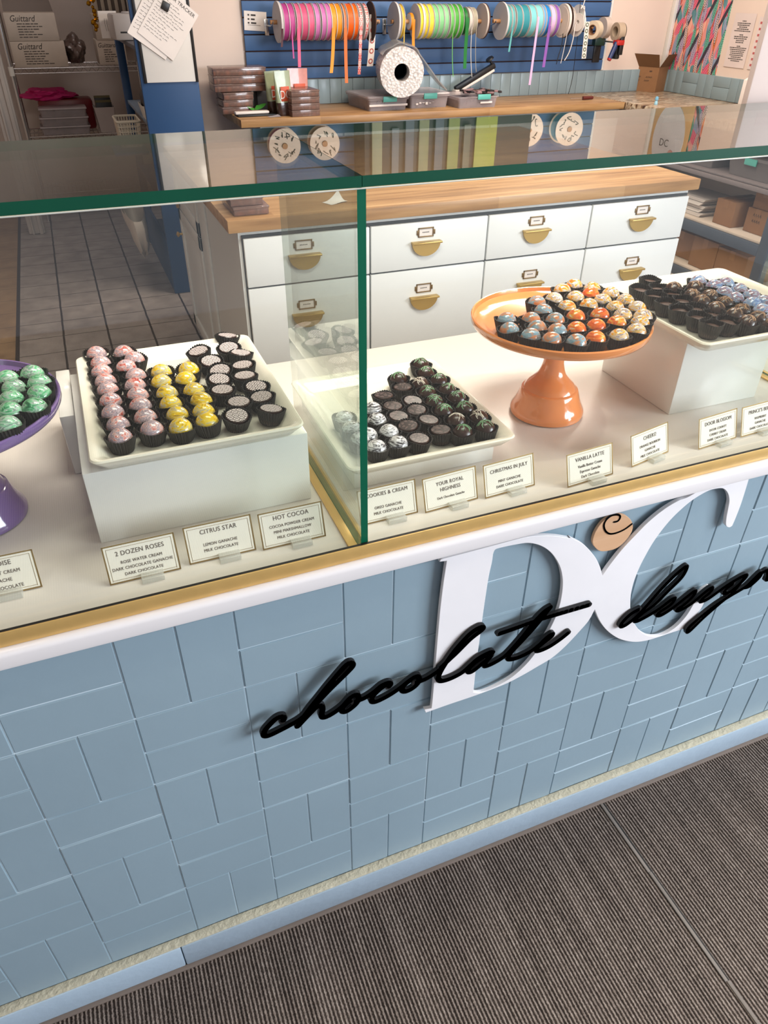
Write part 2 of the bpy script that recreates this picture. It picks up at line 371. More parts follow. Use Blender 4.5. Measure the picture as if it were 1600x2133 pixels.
carpet = carpet_mat(); tilefloor = tilefloor_mat()
butcher = wood_mat('butcher_block', (120, 84, 50), (168, 128, 84), (196, 158, 112))
marble = marble_mat()
wallp = mat('warm_white_wall_paint', (226, 206, 192), 0.75, noise=(3, 0.02))
bluepaint = mat('pale_blue_tile_paint', (146, 167, 178), 0.36, noise=(2.5, 0.05), bump=(30, 0.05))
bluebase = mat('pale_blue_baseboard_paint', (170, 188, 202), 0.4, noise=(7, 0.05), bump=(50, 0.1))
groutlight = mat('bare_tan_grout', (196, 188, 164), 0.9, noise=(60, 0.12), bump=(120, 0.4))
groutlit = mat('highlight_pale_grout', (206, 220, 226), 0.8)  # paler than the tiles: light caught on tile edges put into the colour
whitegloss = mat('white_solid_surface', (240, 234, 232), 0.22, coat=0.3, noise=(1.5, 0.01))
deckwhite = mat('white_deck_laminate', (222, 214, 206), 0.28, noise=(1.5, 0.01))
gold = mat('brushed_brass', (222, 182, 112), 0.38, metal=0.45, noise=(40, 0.06))
darkgap = mat('dark_gap_tone', (28, 26, 22), 0.6)
black = mat('black_plastic', (22, 21, 22), 0.4)
navy = mat('blue_cabinet_paint', (34, 70, 112), 0.45, noise=(4, 0.04))
slatblue = mat('blue_slatwall', (66, 102, 148), 0.5, noise=(5, 0.04))
white = mat('white_paint', (228, 226, 220), 0.4)
paperw = mat('white_paper', (226, 218, 212), 0.8)
ink = mat('dark_ink', (60, 54, 52), 0.8)
card = mat('brown_cardboard', (142, 102, 68), 0.85, noise=(18, 0.06))
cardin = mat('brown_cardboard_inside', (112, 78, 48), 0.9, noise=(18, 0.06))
boxwhite = mat('white_carton', (190, 176, 162), 0.85, noise=(10, 0.08))
chrome = mat('chrome_wire', (200, 200, 200), 0.25, metal=1.0)
clearp = glass_mat('clear_plastic', (0.82, 0.80, 0.81), 0.06, 0.15, haze=0.36, hazecol=(216, 204, 204))
acryl = glass_mat('clear_acrylic', (0.93, 0.935, 0.92), 0.10, 0.02, haze=0.30, hazecol=(245, 245, 240))
pane = glass_mat('case_glass', (0.982, 0.988, 0.976), 0.045, 0.0, haze=0.008)
panetop = glass_mat('case_top_glass', (0.80, 0.825, 0.80), 0.20, 0.008, haze=0.008, hazecol=(200, 196, 190))
pane_div = glass_mat('case_divider_glass', (0.90, 0.94, 0.91), 0.07, 0.0, haze=0.03, hazecol=(190, 210, 195))
glassedge = mat('green_glass_edge', (10, 74, 52), 0.32, coat=0.0, spec=0.3, noise=(12, 0.10))
edgedark = mat('dark_green_glass_edge', (10, 92, 66), 0.3, coat=0.0, spec=0.3, noise=(12, 0.1))

# ---------------------------------------------------------------- the room
def slab(name, x0, x1, y0, y1, z0, z1, m):
    b = MB(); b.box(x0, x1, y0, y1, z0, z1); return struct(b.build(name, m))
slab('floor', -3.0, 4.5, -3.4, -0.001, -0.05, 0.0, carpet)
slab('floor.001', -3.0, 4.5, -0.001, 7.0, -0.05, 0.0, tilefloor)
slab('ceiling', -3.0, 4.5, -3.4, 7.0, 2.78, 2.84, mat('ceiling_paint', (214, 208, 200), 0.8))
slab('wall_right', 4.46, 4.5, -1.2, 4.3, 0.0, 2.78, wallp)
slab('wall_back', 0.98, 4.5, 4.3, 4.4, 0.0, 2.78, wallp)
slab('wall_store_back', -3.0, 1.1, 6.45, 6.5, 0.0, 2.78, mat('store_wall_paint', (196, 184, 176), 0.8, noise=(3, 0.04)))
slab('wall_store_right', 1.0, 1.05, 4.4, 6.45, 0.0, 2.78, mat('store_wall_paint', (196, 184, 176), 0.8))
slab('wall_left', -3.04, -3.0, -3.4, 7.0, 0.0, 2.78, wallp)
# door frame of the store room at the far left
b = MB(); b.bbox(-0.125, -0.01, 5.42, 5.50, 0, 2.1, 0.01); b.bbox(-0.05, -0.025, 5.405, 5.42, 0, 2.1, 0.004); b.bbox(-0.10, -0.085, 5.405, 5.42, 0, 2.1, 0.004)
struct(b.build('trim_1', mat('grey_white_trim', (190, 182, 176), 0.6)))
# carpet seam: a thin raised metal strip
b = MB()
for (y0, y1, dx) in ((-3.3, -0.425, 0.003), (-0.425, -0.20, 0.0), (-0.20, -0.022, -0.001)):
    b.bbox(1.057 + dx, 1.064 + dx, y0, y1, 0.0, 0.003, 0.001)
b.box(1.0645, 1.068, -3.3, -0.022, 0.0, 0.0006, 1)
struct(b.build('trim_2', [mat('grey_carpet_edge', (128, 118, 110), 0.7), darkgap]))

# ---------------------------------------------------------------- the service counter
B = 0.154; Z0 = 0.077
cnt = thing('service_counter', 'long service counter faced in pale blue basket weave tiles with white top', 'counter', (0, 0, 0))
b = MB(); rnd = random.Random(3)
b.box(-2.0, 2.6, 0.0, 0.06, 0.0, 0.869, 1)
g = 0.0006
def tile(x0, x1, z0, z1):
    z1 = min(z1, 0.868); dy = rnd.uniform(-0.0006, 0.0006); tx = rnd.uniform(-0.0005, 0.0005)
    y0 = -0.0022 + dy; bv = 0.0013
    xa, xb, za, zb = x0 + g, x1 - g, z0 + 0.0011, z1 - 0.0011  # wider horizontal joints show more of the highlight-coloured grout
    v = [(xa, 0, za), (xb, 0, za), (xb, 0, zb), (xa, 0, zb), (xa + bv, y0 + tx, za + bv), (xb - bv, y0 - tx, za + bv), (xb - bv, y0 - tx, zb - bv), (xa + bv, y0 + tx, zb - bv)]
    b.add(v, [(4, 5, 6, 7), (0, 1, 5, 4), (1, 2, 6, 5), (2, 3, 7, 6), (3, 0, 4, 7)], 0)
for i in range(-13, 17):
    for j in range(0, 6):
        x0 = i * B; z0 = Z0 + j * B
        if (i + j) % 2:
            for k in range(2): tile(x0 + k * B / 2, x0 + (k + 1) * B / 2, z0, z0 + B)
        else:
            for k in range(2):
                if z0 + k * B / 2 < 0.86: tile(x0, x0 + B, z0 + k * B / 2, z0 + (k + 1) * B / 2)
b.build('tiled_front', [bluepaint, groutlit], cnt)
b = MB(); b.bbox(-2.0, 0.118, -0.022, 0.0, 0.004, 0.075, 0.003); b.bbox(0.1195, 2.6, -0.022, 0.0, 0.004, 0.075, 0.003)
b.build('baseboard', bluebase, cnt)
b = MB(); b.bbox(-2.0, 2.6, -0.0195, -0.002, 0.074, 0.0785, 0.0015); b.build('grout_ledge', groutlight, cnt)
b = MB(); b.bbox(-2.0, 2.6, -0.029, -0.020, 0.0, 0.005, 0.001)
b.build('grey_shoe_strip', mat('grey_shoe_strip', (122, 108, 98), 0.8), cnt)
# worktop with rounded nose
b = MB(); prof = [(0.62, 0.869), (-0.026, 0.869), (-0.029, 0.8705), (-0.030, 0.874)]
for k in range(9):
    a = k / 8 * PI / 2; prof.append((-0.030 + 0.009 - 0.009 * math.cos(a) + 0.0, 0.888 + 0.009 * math.sin(a)))
prof += [(0.62, 0.897)]
n = len(prof); v = [(-2.0, y, z) for y, z in prof] + [(2.6, y, z) for y, z in prof]
b.add(v, [(k, (k + 1) % n, n + (k + 1) % n, n + k) for k in range(n)], 0, True); b.add(v[:n], [tuple(range(n))]); b.add(v[n:], [tuple(reversed(range(n)))])
b.build('white_worktop', whitegloss, cnt)
b = MB(); b.bbox(-2.0, 2.6, 0.0, 0.62, 0.8971, 0.900, 0.001); b.build('display_deck', deckwhite, cnt)
b = MB(); b.box(-2.0, 2.6, 0.58, 0.60, 0.0, 0.869); b.build('back_panel', white, cnt)

# ---------------------------------------------------------------- glass display case
ZT0, ZT1 = 1.3595, 1.370
YF, YB = -0.010, 0.300
XD = 0.492; XD2 = 1.43; XD0 = -0.45
case = thing('glass_display_case', 'frameless green edged glass display case standing on the white counter', 'display case', (0, 0, 0))
def glasspane(name, x0, x1, y0, y1, z0, z1, face, m, me=None):
    b = MB(); b.box(x0, x1, y0, y1, z0, z1)
    # mark the thin sides as edges: faces whose normal is not along 'face'
    b.m = [0 if (k in ({'x': (3, 5), 'y': (2, 4), 'z': (0, 1)}[face])) else 1 for k in range(6)]
    if face == 'x': b.m[4] = 0      # the rear edge of a divider is clear, only its front edge shows green
    return b.build(name, [m, me or glassedge], case)
for (x0, x1) in ((-1.39, XD0 - 0.0003), (XD0 + 0.0003, XD - 0.0003), (XD + 0.0003, XD2 - 0.0003), (XD2 + 0.0003, 2.40)):
    glasspane('top_pane', x0, x1, YF - 0.002, YB, ZT0, ZT1, 'z', panetop)
    glasspane('front_pane', x0 + 0.0052, x1 - 0.0052, YF, YF + 0.008, 0.908, ZT0 - 0.001, 'y', pane, pane)
for x in (XD0, XD, XD2):
    glasspane('divider_pane', x - 0.0048, x + 0.0048, YF + 0.0, YB, 0.9005, ZT0 - 0.001, 'x', pane_div, edgedark)
b = MB(); b.bbox(-1.39, 2.40, YF - 0.0022, YF + 0.001, ZT0 - 0.0020, ZT0 - 0.0007, 0.0008)
b.build('silicone_bead', mat('milky_silicone', (196, 194, 184), 0.3), case)
b = MB(); b.bbox(-1.39, 2.40, -0.0212, -0.0190, 0.8975, 0.9190, 0.0005); b.box(-1.39, 2.40, -0.0190, 0.0005, 0.8972, 0.8990)
b.build('brass_channel', gold, case)
b = MB(); b.box(-1.39, 2.40, -0.0190, -0.0103, 0.8992, 0.9150)
b.build('gap_shade_strip', darkgap, case)  # dark strip painting the shade in the gap between brass and glass
for x in (XD0, XD, XD2):
    b = MB(); b.bbox(x - 0.018, x - 0.0052, 0.001, YB, 0.9003, 0.9035, 0.0006); b.bbox(x + 0.0052, x + 0.012, 0.001, YB, 0.9003, 0.9022, 0.0006)
    b.build('brass_divider_channel', gold, case)

# ---------------------------------------------------------------- monogram and script lettering on the counter front
def zp(o, s, pts): return [(o[0] + s * x, o[1] + s * y) for x, y in pts]
def on_front(px, y): return [(lambda q: (q.x, q.z))(at(x, yy, 1, y)) for x, yy in px]
O6, S6 = (860, 1000), 0.2375
O7, S7 = (1150, 960), 0.28125
O8, S8 = (520, 1230), 0.275
def smooth_runs(runs):
    """each run is smoothed on its own so that corners between runs stay sharp"""
    out = []
    for r in runs:
        c = catmull(r, 8) if len(r) > 2 else list(r)
        out += c[:-1]
    return out
YL = -0.016
d_runs = [
    zp(O6, S6, [(165, 2002), (178, 1880), (205, 1550), (240, 1150), (270, 900), (300, 704)]),
    zp(O6, S6, [(300, 704), (238, 712)]), zp(O6, S6, [(238, 712), (246, 698)]),
    zp(O6, S6, [(246, 698), (500, 632), (800, 552), (980, 505), (1120, 490), (1260, 494), (1400, 516)]) + zp(O7, S7, [(130, 568), (230, 620), (310, 705), (350, 780), (371, 852)]),
    zp(O7, S7, [(371, 852), (345, 975), (316, 1095)]),
    zp(O7, S7, [(316, 1095), (270, 1180), (200, 1262), (100, 1368), (0, 1455)]) + zp(O6, S6, [(1080, 1640), (950, 1715), (800, 1790), (560, 1882), (330, 1960), (115, 2036)]),
    zp(O6, S6, [(115, 2036), (106, 2012)]), zp(O6, S6, [(106, 2012), (165, 2002)])]
d_in = [zp(O6, S6, [(700, 650), (690, 720), (660, 860), (620, 1120), (585, 1380), (560, 1560), (540, 1740), (528, 1862)]),
        zp(O6, S6, [(528, 1862), (580, 1866), (640, 1850), (750, 1800), (850, 1742), (950, 1660), (1050, 1550), (1150, 1400), (1240, 1230), (1290, 1090), (1314, 950), (1312, 840), (1285, 740), (1220, 640), (1130, 575), (1020, 548), (900, 562), (760, 592), (718, 610), (700, 650)])]
c_runs = [zp(O7, S7, [(371, 852), (430, 768), (520, 655), (620, 548), (720, 448), (830, 360), (930, 300), (1010, 268)]) + [(1478, 1008), (1510, 990), (1540, 980), (1562, 985)],
          [(1562, 985)] + zp(O7, S7, [(1450, 150)]),
          zp(O7, S7, [(1450, 150), (1400, 310), (1358, 420), (1333, 478)]),
          zp(O7, S7, [(1333, 478), (1312, 490), (1290, 475), (1292, 420), (1305, 350), (1314, 290), (1302, 235), (1268, 202), (1215, 203), (1150, 222), (1050, 280), (960, 352), (860, 452), (760, 582), (690, 700), (640, 800), (600, 905), (580, 1000), (578, 1100), (595, 1180), (640, 1250), (690, 1288), (740, 1301), (800, 1296), (860, 1270), (930, 1220), (1000, 1140), (1060, 1040), (1110, 960), (1165, 928)]),
          zp(O7, S7, [(1165, 928), (1140, 1010), (1100, 1095), (1010, 1230)]),
          zp(O7, S7, [(1010, 1230), (900, 1265), (780, 1305), (700, 1328), (620, 1338), (540, 1328), (470, 1300), (400, 1245), (350, 1175), (316, 1095)]),
          zp(O7, S7, [(316, 1095), (345, 975), (371, 852)])]
letterw = mat('white_acrylic_letter', (244, 240, 240), 0.35)
mono = thing('monogram_sign', 'large white cut out monogram of two serif letters on blue tiled counter', 'sign')
def letter(name, loops, th=0.006, m=letterw, par=mono, y=YL):
    me = flat_shape(name, [on_front(l, y) for l in loops], th, m, bevel=0.0006)
    o = bpy.data.objects.new(name, me); COL.objects.link(o); o.parent = par
    o.matrix_local = Matrix.Translation((0, y + th / 2, 0)) @ FACE_FRONT
    return o
letter('letter_d', [smooth_runs(d_runs), smooth_runs(d_in)])
letter('letter_c', [smooth_runs(c_runs)])
egg = thing('wooden_accent', 'small wooden chocolate shaped accent between the white serif letters', 'sign')
letter('wooden_disc', [catmull(zp(O7, S7, [(305, 612), (312, 550), (350, 480), (400, 430), (460, 403), (520, 399), (568, 424), (594, 470), (588, 522), (550, 580), (490, 636), (420, 662), (350, 662)]), 8, True)], 0.004,
       wood_mat('pale_birch', (196, 148, 108), (212, 166, 126), (222, 180, 142), rough=0.6), egg, -0.012)
blacksign = mat('black_cut_lettering', (9, 9, 12), 0.55)
def script(name, label, strokes, wd, par=None, y=-0.024, th=0.006):
    b = MB()
    for st in strokes:
        pts = catmull(on_front(st, y), 6)
        # resample densely
        P = [pts[0]]
        for q in pts[1:]:
            if (Vector(q) - Vector(P[-1])).length > wd * 0.22: P.append(q)
        r = wd / 2; n = 12
        for k in range(len(P) - 1):
            a = Vector(P[k]); c = Vector(P[k + 1]); d = (c - a).normalized(); nn = Vector((-d.y, d.x)) * r
            q = [a - nn, c - nn, c + nn, a + nn]
            v = [(p.x, y, p.y) for p in q] + [(p.x, y + th, p.y) for p in q]
            b.add(v, [(0, 1, 2, 3), (7, 6, 5, 4), (0, 4, 5, 1), (2, 6, 7, 3)], 0)
        for k in range(len(P)):
            v = [(P[k][0] + r * math.cos(2 * PI * i / n), yy, P[k][1] + r * math.sin(2 * PI * i / n)) for yy in (y, y + th) for i in range(n)]
            b.add(v, [tuple(range(n)), tuple(reversed(range(n, 2 * n)))] + [(i, (i + 1) % n, n + (i + 1) % n, n + i) for i in range(n)], 0)
    o = b.build(name, blacksign, par)
    if par is None: tag(o, label, 'sign')
    return o
script('swirl', None, [zp(O7, S7, [(593, 468), (540, 507), (480, 534), (430, 541), (398, 520), (386, 480), (402, 440), (440, 408), (480, 400), (503, 405), (505, 425), (488, 447), (460, 454)]),
                       ], 0.0030, egg, -0.0135, 0.002)
chocolate = [
    zp(O8, S8, [(248, 995), (262, 968), (245, 955), (200, 972), (140, 1030), (108, 1075), (115, 1102), (150, 1098), (220, 1065), (310, 1018), (400, 962), (500, 862), (620, 738), (740, 620), (782, 570), (765, 548), (735, 562), (690, 610), (600, 715), (520, 815), (440, 915), (365, 1030)]),
    zp(O8, S8, [(365, 1030), (430, 960), (500, 890), (540, 872), (552, 900), (545, 945), (565, 962), (620, 938), (700, 880), (760, 815), (800, 792), (822, 800), (820, 840), (780, 885), (730, 918), (700, 912), (712, 880), (770, 830)]),
    zp(O8, S8, [(790, 845), (870, 815), (940, 770), (1000, 720), (1050, 700), (1068, 712), (1050, 735)]),
    zp(O8, S8, [(1050, 702), (980, 755), (928, 810), (930, 842), (970, 838), (1060, 792), (1140, 738), (1200, 690), (1250, 655), (1280, 655), (1280, 695), (1240, 738), (1185, 765), (1155, 755), (1170, 720), (1230, 672)]),
    zp(O8, S8, [(1250, 700), (1340, 668), (1440, 602)]) + zp(O6, S6, [(240, 1650), (380, 1520), (500, 1400), (595, 1325), (618, 1300), (590, 1292), (500, 1350), (380, 1480), (280, 1620), (225, 1725), (245, 1762), (330, 1742), (430, 1690), (510, 1620), (580, 1560), (680, 1510), (700, 1520)]),
    zp(O6, S6, [(700, 1515), (600, 1565), (520, 1625), (485, 1675), (520, 1680), (620, 1600), (690, 1540), (640, 1600), (632, 1632), (690, 1615), (800, 1550), (880, 1470), (970, 1365), (1060, 1250), (1150, 1155), (1205, 1120)]),
    zp(O6, S6, [(1205, 1120), (1150, 1190), (1060, 1300), (960, 1410), (870, 1505), (835, 1560), (860, 1572), (930, 1555), (1030, 1505), (1110, 1445), (1170, 1385), (1222, 1350), (1215, 1375), (1150, 1425), (1090, 1478), (1100, 1500), (1190, 1465), (1290, 1400), (1375, 1332)]),
    zp(O6, S6, [(755, 1350), (900, 1300), (1100, 1228), (1300, 1168), (1550, 1095)])]
script('script_lettering', 'black cut out cursive word chocolate across blue tiles and white D', chocolate, 0.0105)
design = [
    zp(O7, S7, [(650, 1098), (590, 1130), (540, 1175), (510, 1215), (525, 1226), (570, 1200), (640, 1140), (700, 1075), (800, 960), (900, 858), (980, 790), (998, 792), (960, 865), (860, 965), (760, 1065), (670, 1130), (615, 1180), (640, 1184), (720, 1142), (800, 1092), (880, 1030), (910, 1022), (880, 1065), (800, 1118), (780, 1140), (810, 1142), (880, 1100), (960, 1038), (1040, 975), (1062, 968), (1040, 1010), (970, 1072), (925, 1100), (950, 1106), (1030, 1060), (1090, 1010), (1150, 960), (1185, 940), (1175, 972), (1115, 1020), (1105, 1042), (1160, 1020), (1250, 955), (1340, 895), (1425, 850), (1438, 862), (1380, 920), (1310, 975), (1275, 978), (1290, 950), (1350, 905)]),
    zp(O7, S7, [(1430, 858), (1350, 965), (1230, 1068), (1120, 1165), (1020, 1262), (1005, 1258), (1012, 1235), (1070, 1182), (1200, 1078), (1330, 995), (1430, 935), (1500, 870), (1545, 828), (1540, 860), (1470, 925), (1430, 938)]),
    zp(O7, S7, [(1440, 930), (1510, 868), (1560, 828), (1595, 812), (1600, 850), (1590, 880), (1640, 862), (1710, 805), (1760, 770)])]
script('script_lettering', 'black cut out cursive word design across white C and blue tiles', design, 0.0100)

# ---------------------------------------------------------------- risers, trays, cake stands
DZ = 0.9002
def riser(label, x0, x1, y0, y1, z1, name='display_riser'):
    b = MB(); b.bbox(x0, x1, y0, y1, DZ, z1, 0.0015)
    return tag(b.build(name, mat('white_acrylic_riser', (238, 236, 230), 0.18, coat=0.3, noise=(2, 0.01))), label, 'display riser', 'white acrylic risers in the glass case')
riser('white acrylic riser block under the tray of pink and yellow bonbons', 0.163, 0.462, 0.135, 0.45, 1.012)
riser('low white acrylic riser under the tray beside the glass divider', 0.530, 0.768, 0.135, 0.41, 0.930)
riser('tall white acrylic riser block at right beyond the orange cake stand', 1.137, 1.337, 0.155, 0.357, 1.050)
b = MB(); b.bbox(0.140, 0.161, 0.33, 0.50, DZ, 1.000, 0.0015)
tag(b.build('display_riser', MATS['white_acrylic_riser']), 'narrow white riser edge showing at left behind the pink bonbon tray', 'display riser', 'white acrylic risers in the glass case')
traym = mat('ivory_melamine', (240, 234, 218), 0.2, coat=0.5, noise=(3, 0.01))
def tray(label, x0, x1, y0, y1, zr, h=0.022):
    cx, cy, hx, hy = (x0 + x1) / 2, (y0 + y1) / 2, (x1 - x0) / 2, (y1 - y0) / 2
    b = MB(); P = [(-0.030, -h, 0.012), (-0.012, -h + 0.004, 0.013), (-0.001, -0.004, 0.014), (0.0, -0.002, 0.014), (-0.0015, 0.0, 0.014), (-0.006, 0.0, 0.012), (-0.016, -0.006, 0.011), (-0.026, -h + 0.006, 0.010), (-0.030, -h + 0.004, 0.009)]
    b.loft([rrect(cx, cy, hx + o, hy + o, r, zr + z) for o, z, r in P])
    tag(b.build('serving_tray', traym), label, 'tray', 'ivory melamine trays in the glass case')
    return zr - h + 0.0045
T1 = tray('rectangular ivory tray holding pink, yellow and scallop printed bonbons', 0.176, 0.456, 0.118, 0.462, 1.0345)
T2 = tray('rectangular ivory tray right of the divider holding silver and green drizzled bonbons', 0.514, 0.793, 0.108, 0.425, 0.9525)
T3 = tray('rectangular ivory tray on tall riser holding dark and blue purple bonbons', 1.090, 1.395, 0.073, 0.372, 1.0725)
def cake_stand(label, cx, cy, rgb, mname):
    m = mat(mname, rgb, 0.14, coat=0.8, noise=(3, 0.02))
    t = thing('cake_stand', label, 'cake stand', (cx, cy, DZ), group='footed cake stands in the glass case')
    b = MB(); b.lathe([(0.001, 0.0), (0.060, 0.0), (0.0645, 0.002), (0.0652, 0.006), (0.0640, 0.011), (0.0600, 0.018), (0.0560, 0.027), (0.0525, 0.038), (0.0500, 0.0455), (0.0485, 0.048), (0.0455, 0.0492), (0.0435, 0.0530), (0.0390, 0.0590), (0.0315, 0.0660), (0.0240, 0.0750), (0.0205, 0.0840), (0.0178, 0.095), (0.0165, 0.115), (0.0165, 0.137), (0.0172, 0.140), (0.021, 0.142), (0.0225, 0.147), (0.021, 0.152), (0.018, 0.154)], 64)
    b.build('pedestal', m, t)
    b = MB(); b.lathe([(0.001, 0.1535), (0.118, 0.1545), (0.135, 0.157), (0.1455, 0.162), (0.149, 0.168), (0.149, 0.175), (0.1475, 0.1768), (0.1455, 0.1765), (0.1435, 0.170), (0.137, 0.1655), (0.120, 0.1625), (0.001, 0.162)], 96)
    b.build('plate', m, t)
    return DZ + 0.1628
P1 = cake_stand('coral orange footed cake stand holding orange, yellow and blue bonbons', 0.939, 0.247, (244, 150, 84), 'coral_ceramic')
P0 = cake_stand('lilac purple footed cake stand at left edge holding green bonbons', 0.008, 0.26, (124, 98, 154), 'lilac_ceramic')

# ---------------------------------------------------------------- bonbons
def swirl_mat(name, stops, scale=70, rough=0.12):
    M, nt, b = new_nt(name)
    tc = nt.nodes.new('ShaderNodeTexCoord'); oi = nt.nodes.new('ShaderNodeObjectInfo')
    ad = nt.nodes.new('ShaderNodeVectorMath'); ad.operation = 'ADD'
    cb = nt.nodes.new('ShaderNodeCombineXYZ')
    for i, k in enumerate((7.1, 3.3, 5.7)): nt.links.new(mth(nt, 'MULTIPLY', oi.outputs['Random'], k), cb.inputs[i])
    nt.links.new(tc.outputs['Object'], ad.inputs[0]); nt.links.new(cb.outputs[0], ad.inputs[1])
    mp = nt.nodes.new('ShaderNodeMapping'); mp.inputs['Scale'].default_value = (0.55, 1.0, 2.4); nt.links.new(ad.outputs[0], mp.inputs[0])
    n = nt.nodes.new('ShaderNodeTexNoise'); n.inputs['Scale'].default_value = scale; n.inputs['Detail'].default_value = 2.5; n.inputs['Distortion'].default_value = 2.2; nt.links.new(mp.outputs[0], n.inputs['Vector'])
    n2 = nt.nodes.new('ShaderNodeTexNoise'); n2.inputs['Scale'].default_value = scale * 0.5; n2.inputs['Distortion'].default_value = 1.0; nt.links.new(ad.outputs[0], n2.inputs['Vector'])
    f = mth(nt, 'ADD', mth(nt, 'MULTIPLY', n.outputs['Fac'], 1.0), mth(nt, 'MULTIPLY', mth(nt, 'SUBTRACT', n2.outputs['Fac'], 0.5), 0.6))
    nt.links.new(ramp(nt, f, stops), b.inputs['Base Color'])
    b.inputs['Roughness'].default_value = rough; b.inputs['Coat Weight'].default_value = 0.6; b.inputs['Coat Roughness'].default_value = 0.05
    return M
def scallop_mat():
    M, nt, b = new_nt('white_scallop_transfer')
    tc = nt.nodes.new('ShaderNodeTexCoord'); sx = nt.nodes.new('ShaderNodeSeparateXYZ'); nt.links.new(tc.outputs['Object'], sx.inputs[0])
    oi = nt.nodes.new('ShaderNodeObjectInfo')
    x = mth(nt, 'ADD', sx.outputs[0], mth(nt, 'MULTIPLY', oi.outputs['Random'], 0.03)); y = mth(nt, 'ADD', sx.outputs[1], mth(nt, 'MULTIPLY', oi.outputs['Random'], 0.05))
    W = 0.0150; H = W / 4
    # rows of overlapping scales: the lowest row whose circle covers the point wins
    best = None
    row = mth(nt, 'FLOOR', mth(nt, 'DIVIDE', y, H))
    dist = None
    for k in range(4):
        r = mth(nt, 'SUBTRACT', row, k)
        odd = mth(nt, 'MULTIPLY', mth(nt, 'PINGPONG', r, 1.0), W / 2)
        u = mth(nt, 'SUBTRACT', mth(nt, 'FLOORED_MODULO', mth(nt, 'ADD', x, odd), W), W / 2)
        v = mth(nt, 'SUBTRACT', y, mth(nt, 'MULTIPLY', r, H))
        d = mth(nt, 'SQRT', mth(nt, 'ADD', mth(nt, 'MULTIPLY', u, u), mth(nt, 'MULTIPLY', v, v)))
        inside = mth(nt, 'LESS_THAN', d, W / 2)
        if dist is None: dist = mth(nt, 'ADD', mth(nt, 'MULTIPLY', d, inside), mth(nt, 'MULTIPLY', mth(nt, 'SUBTRACT', 1.0, inside), 9.0)); 
        else:
            # later rows (lower centres) overlap the earlier ones
            dist = mth(nt, 'ADD', mth(nt, 'MULTIPLY', d, inside), mth(nt, 'MULTIPLY', mth(nt, 'SUBTRACT', 1.0, inside), dist))
    ring = mth(nt, 'SINE', mth(nt, 'MULTIPLY', dist, 2 * PI / (W / 4.4)))
    wht = mth(nt, 'GREATER_THAN', ring, -0.25)
    mx = nt.nodes.new('ShaderNodeMix'); mx.data_type = 'RGBA'; nt.links.new(wht, mx.inputs[0]); mx.inputs[6].default_value = lin((56, 34, 28)); mx.inputs[7].default_value = lin((222, 210, 208))
    nt.links.new(mx.outputs[2], b.inputs['Base Color']); b.inputs['Roughness'].default_value = 0.4
    return M
def petal_mat():
    M, nt, b = new_nt('brown_petal_transfer')
    tc = nt.nodes.new('ShaderNodeTexCoord'); oi = nt.nodes.new('ShaderNodeObjectInfo')
    ad = nt.nodes.new('ShaderNodeVectorMath'); ad.operation = 'ADD'; nt.links.new(tc.outputs['Object'], ad.inputs[0])
    cb = nt.nodes.new('ShaderNodeCombineXYZ'); nt.links.new(oi.outputs['Random'], cb.inputs[0]); nt.links.new(cb.outputs[0], ad.inputs[1])
    mp = nt.nodes.new('ShaderNodeMapping'); mp.inputs['Scale'].default_value = (95, 150, 1); nt.links.new(ad.outputs[0], mp.inputs[0])
    v = nt.nodes.new('ShaderNodeTexVoronoi'); v.feature = 'DISTANCE_TO_EDGE'; v.inputs['Scale'].default_value = 1; nt.links.new(mp.outputs[0], v.inputs['Vector'])
    nt.links.new(ramp(nt, v.outputs['Distance'], [(0.0, (34, 22, 20)), (0.13, (38, 24, 22)), (0.17, (112, 92, 88)), (0.24, (66, 50, 48)), (0.30, (104, 86, 84)), (0.45, (90, 74, 72))]), b.inputs['Base Color']); b.inputs['Roughness'].default_value = 0.35
    return M
choc = mat('dark_chocolate', (52, 28, 20), 0.3, coat=0.25, noise=(60, 0.15))
chocmatte = mat('dark_chocolate_matte', (72, 44, 32), 0.55, noise=(120, 0.25), bump=(300, 0.2))
cupm = mat('black_paper_cup', (34, 29, 27), 0.55, noise=(40, 0.1))
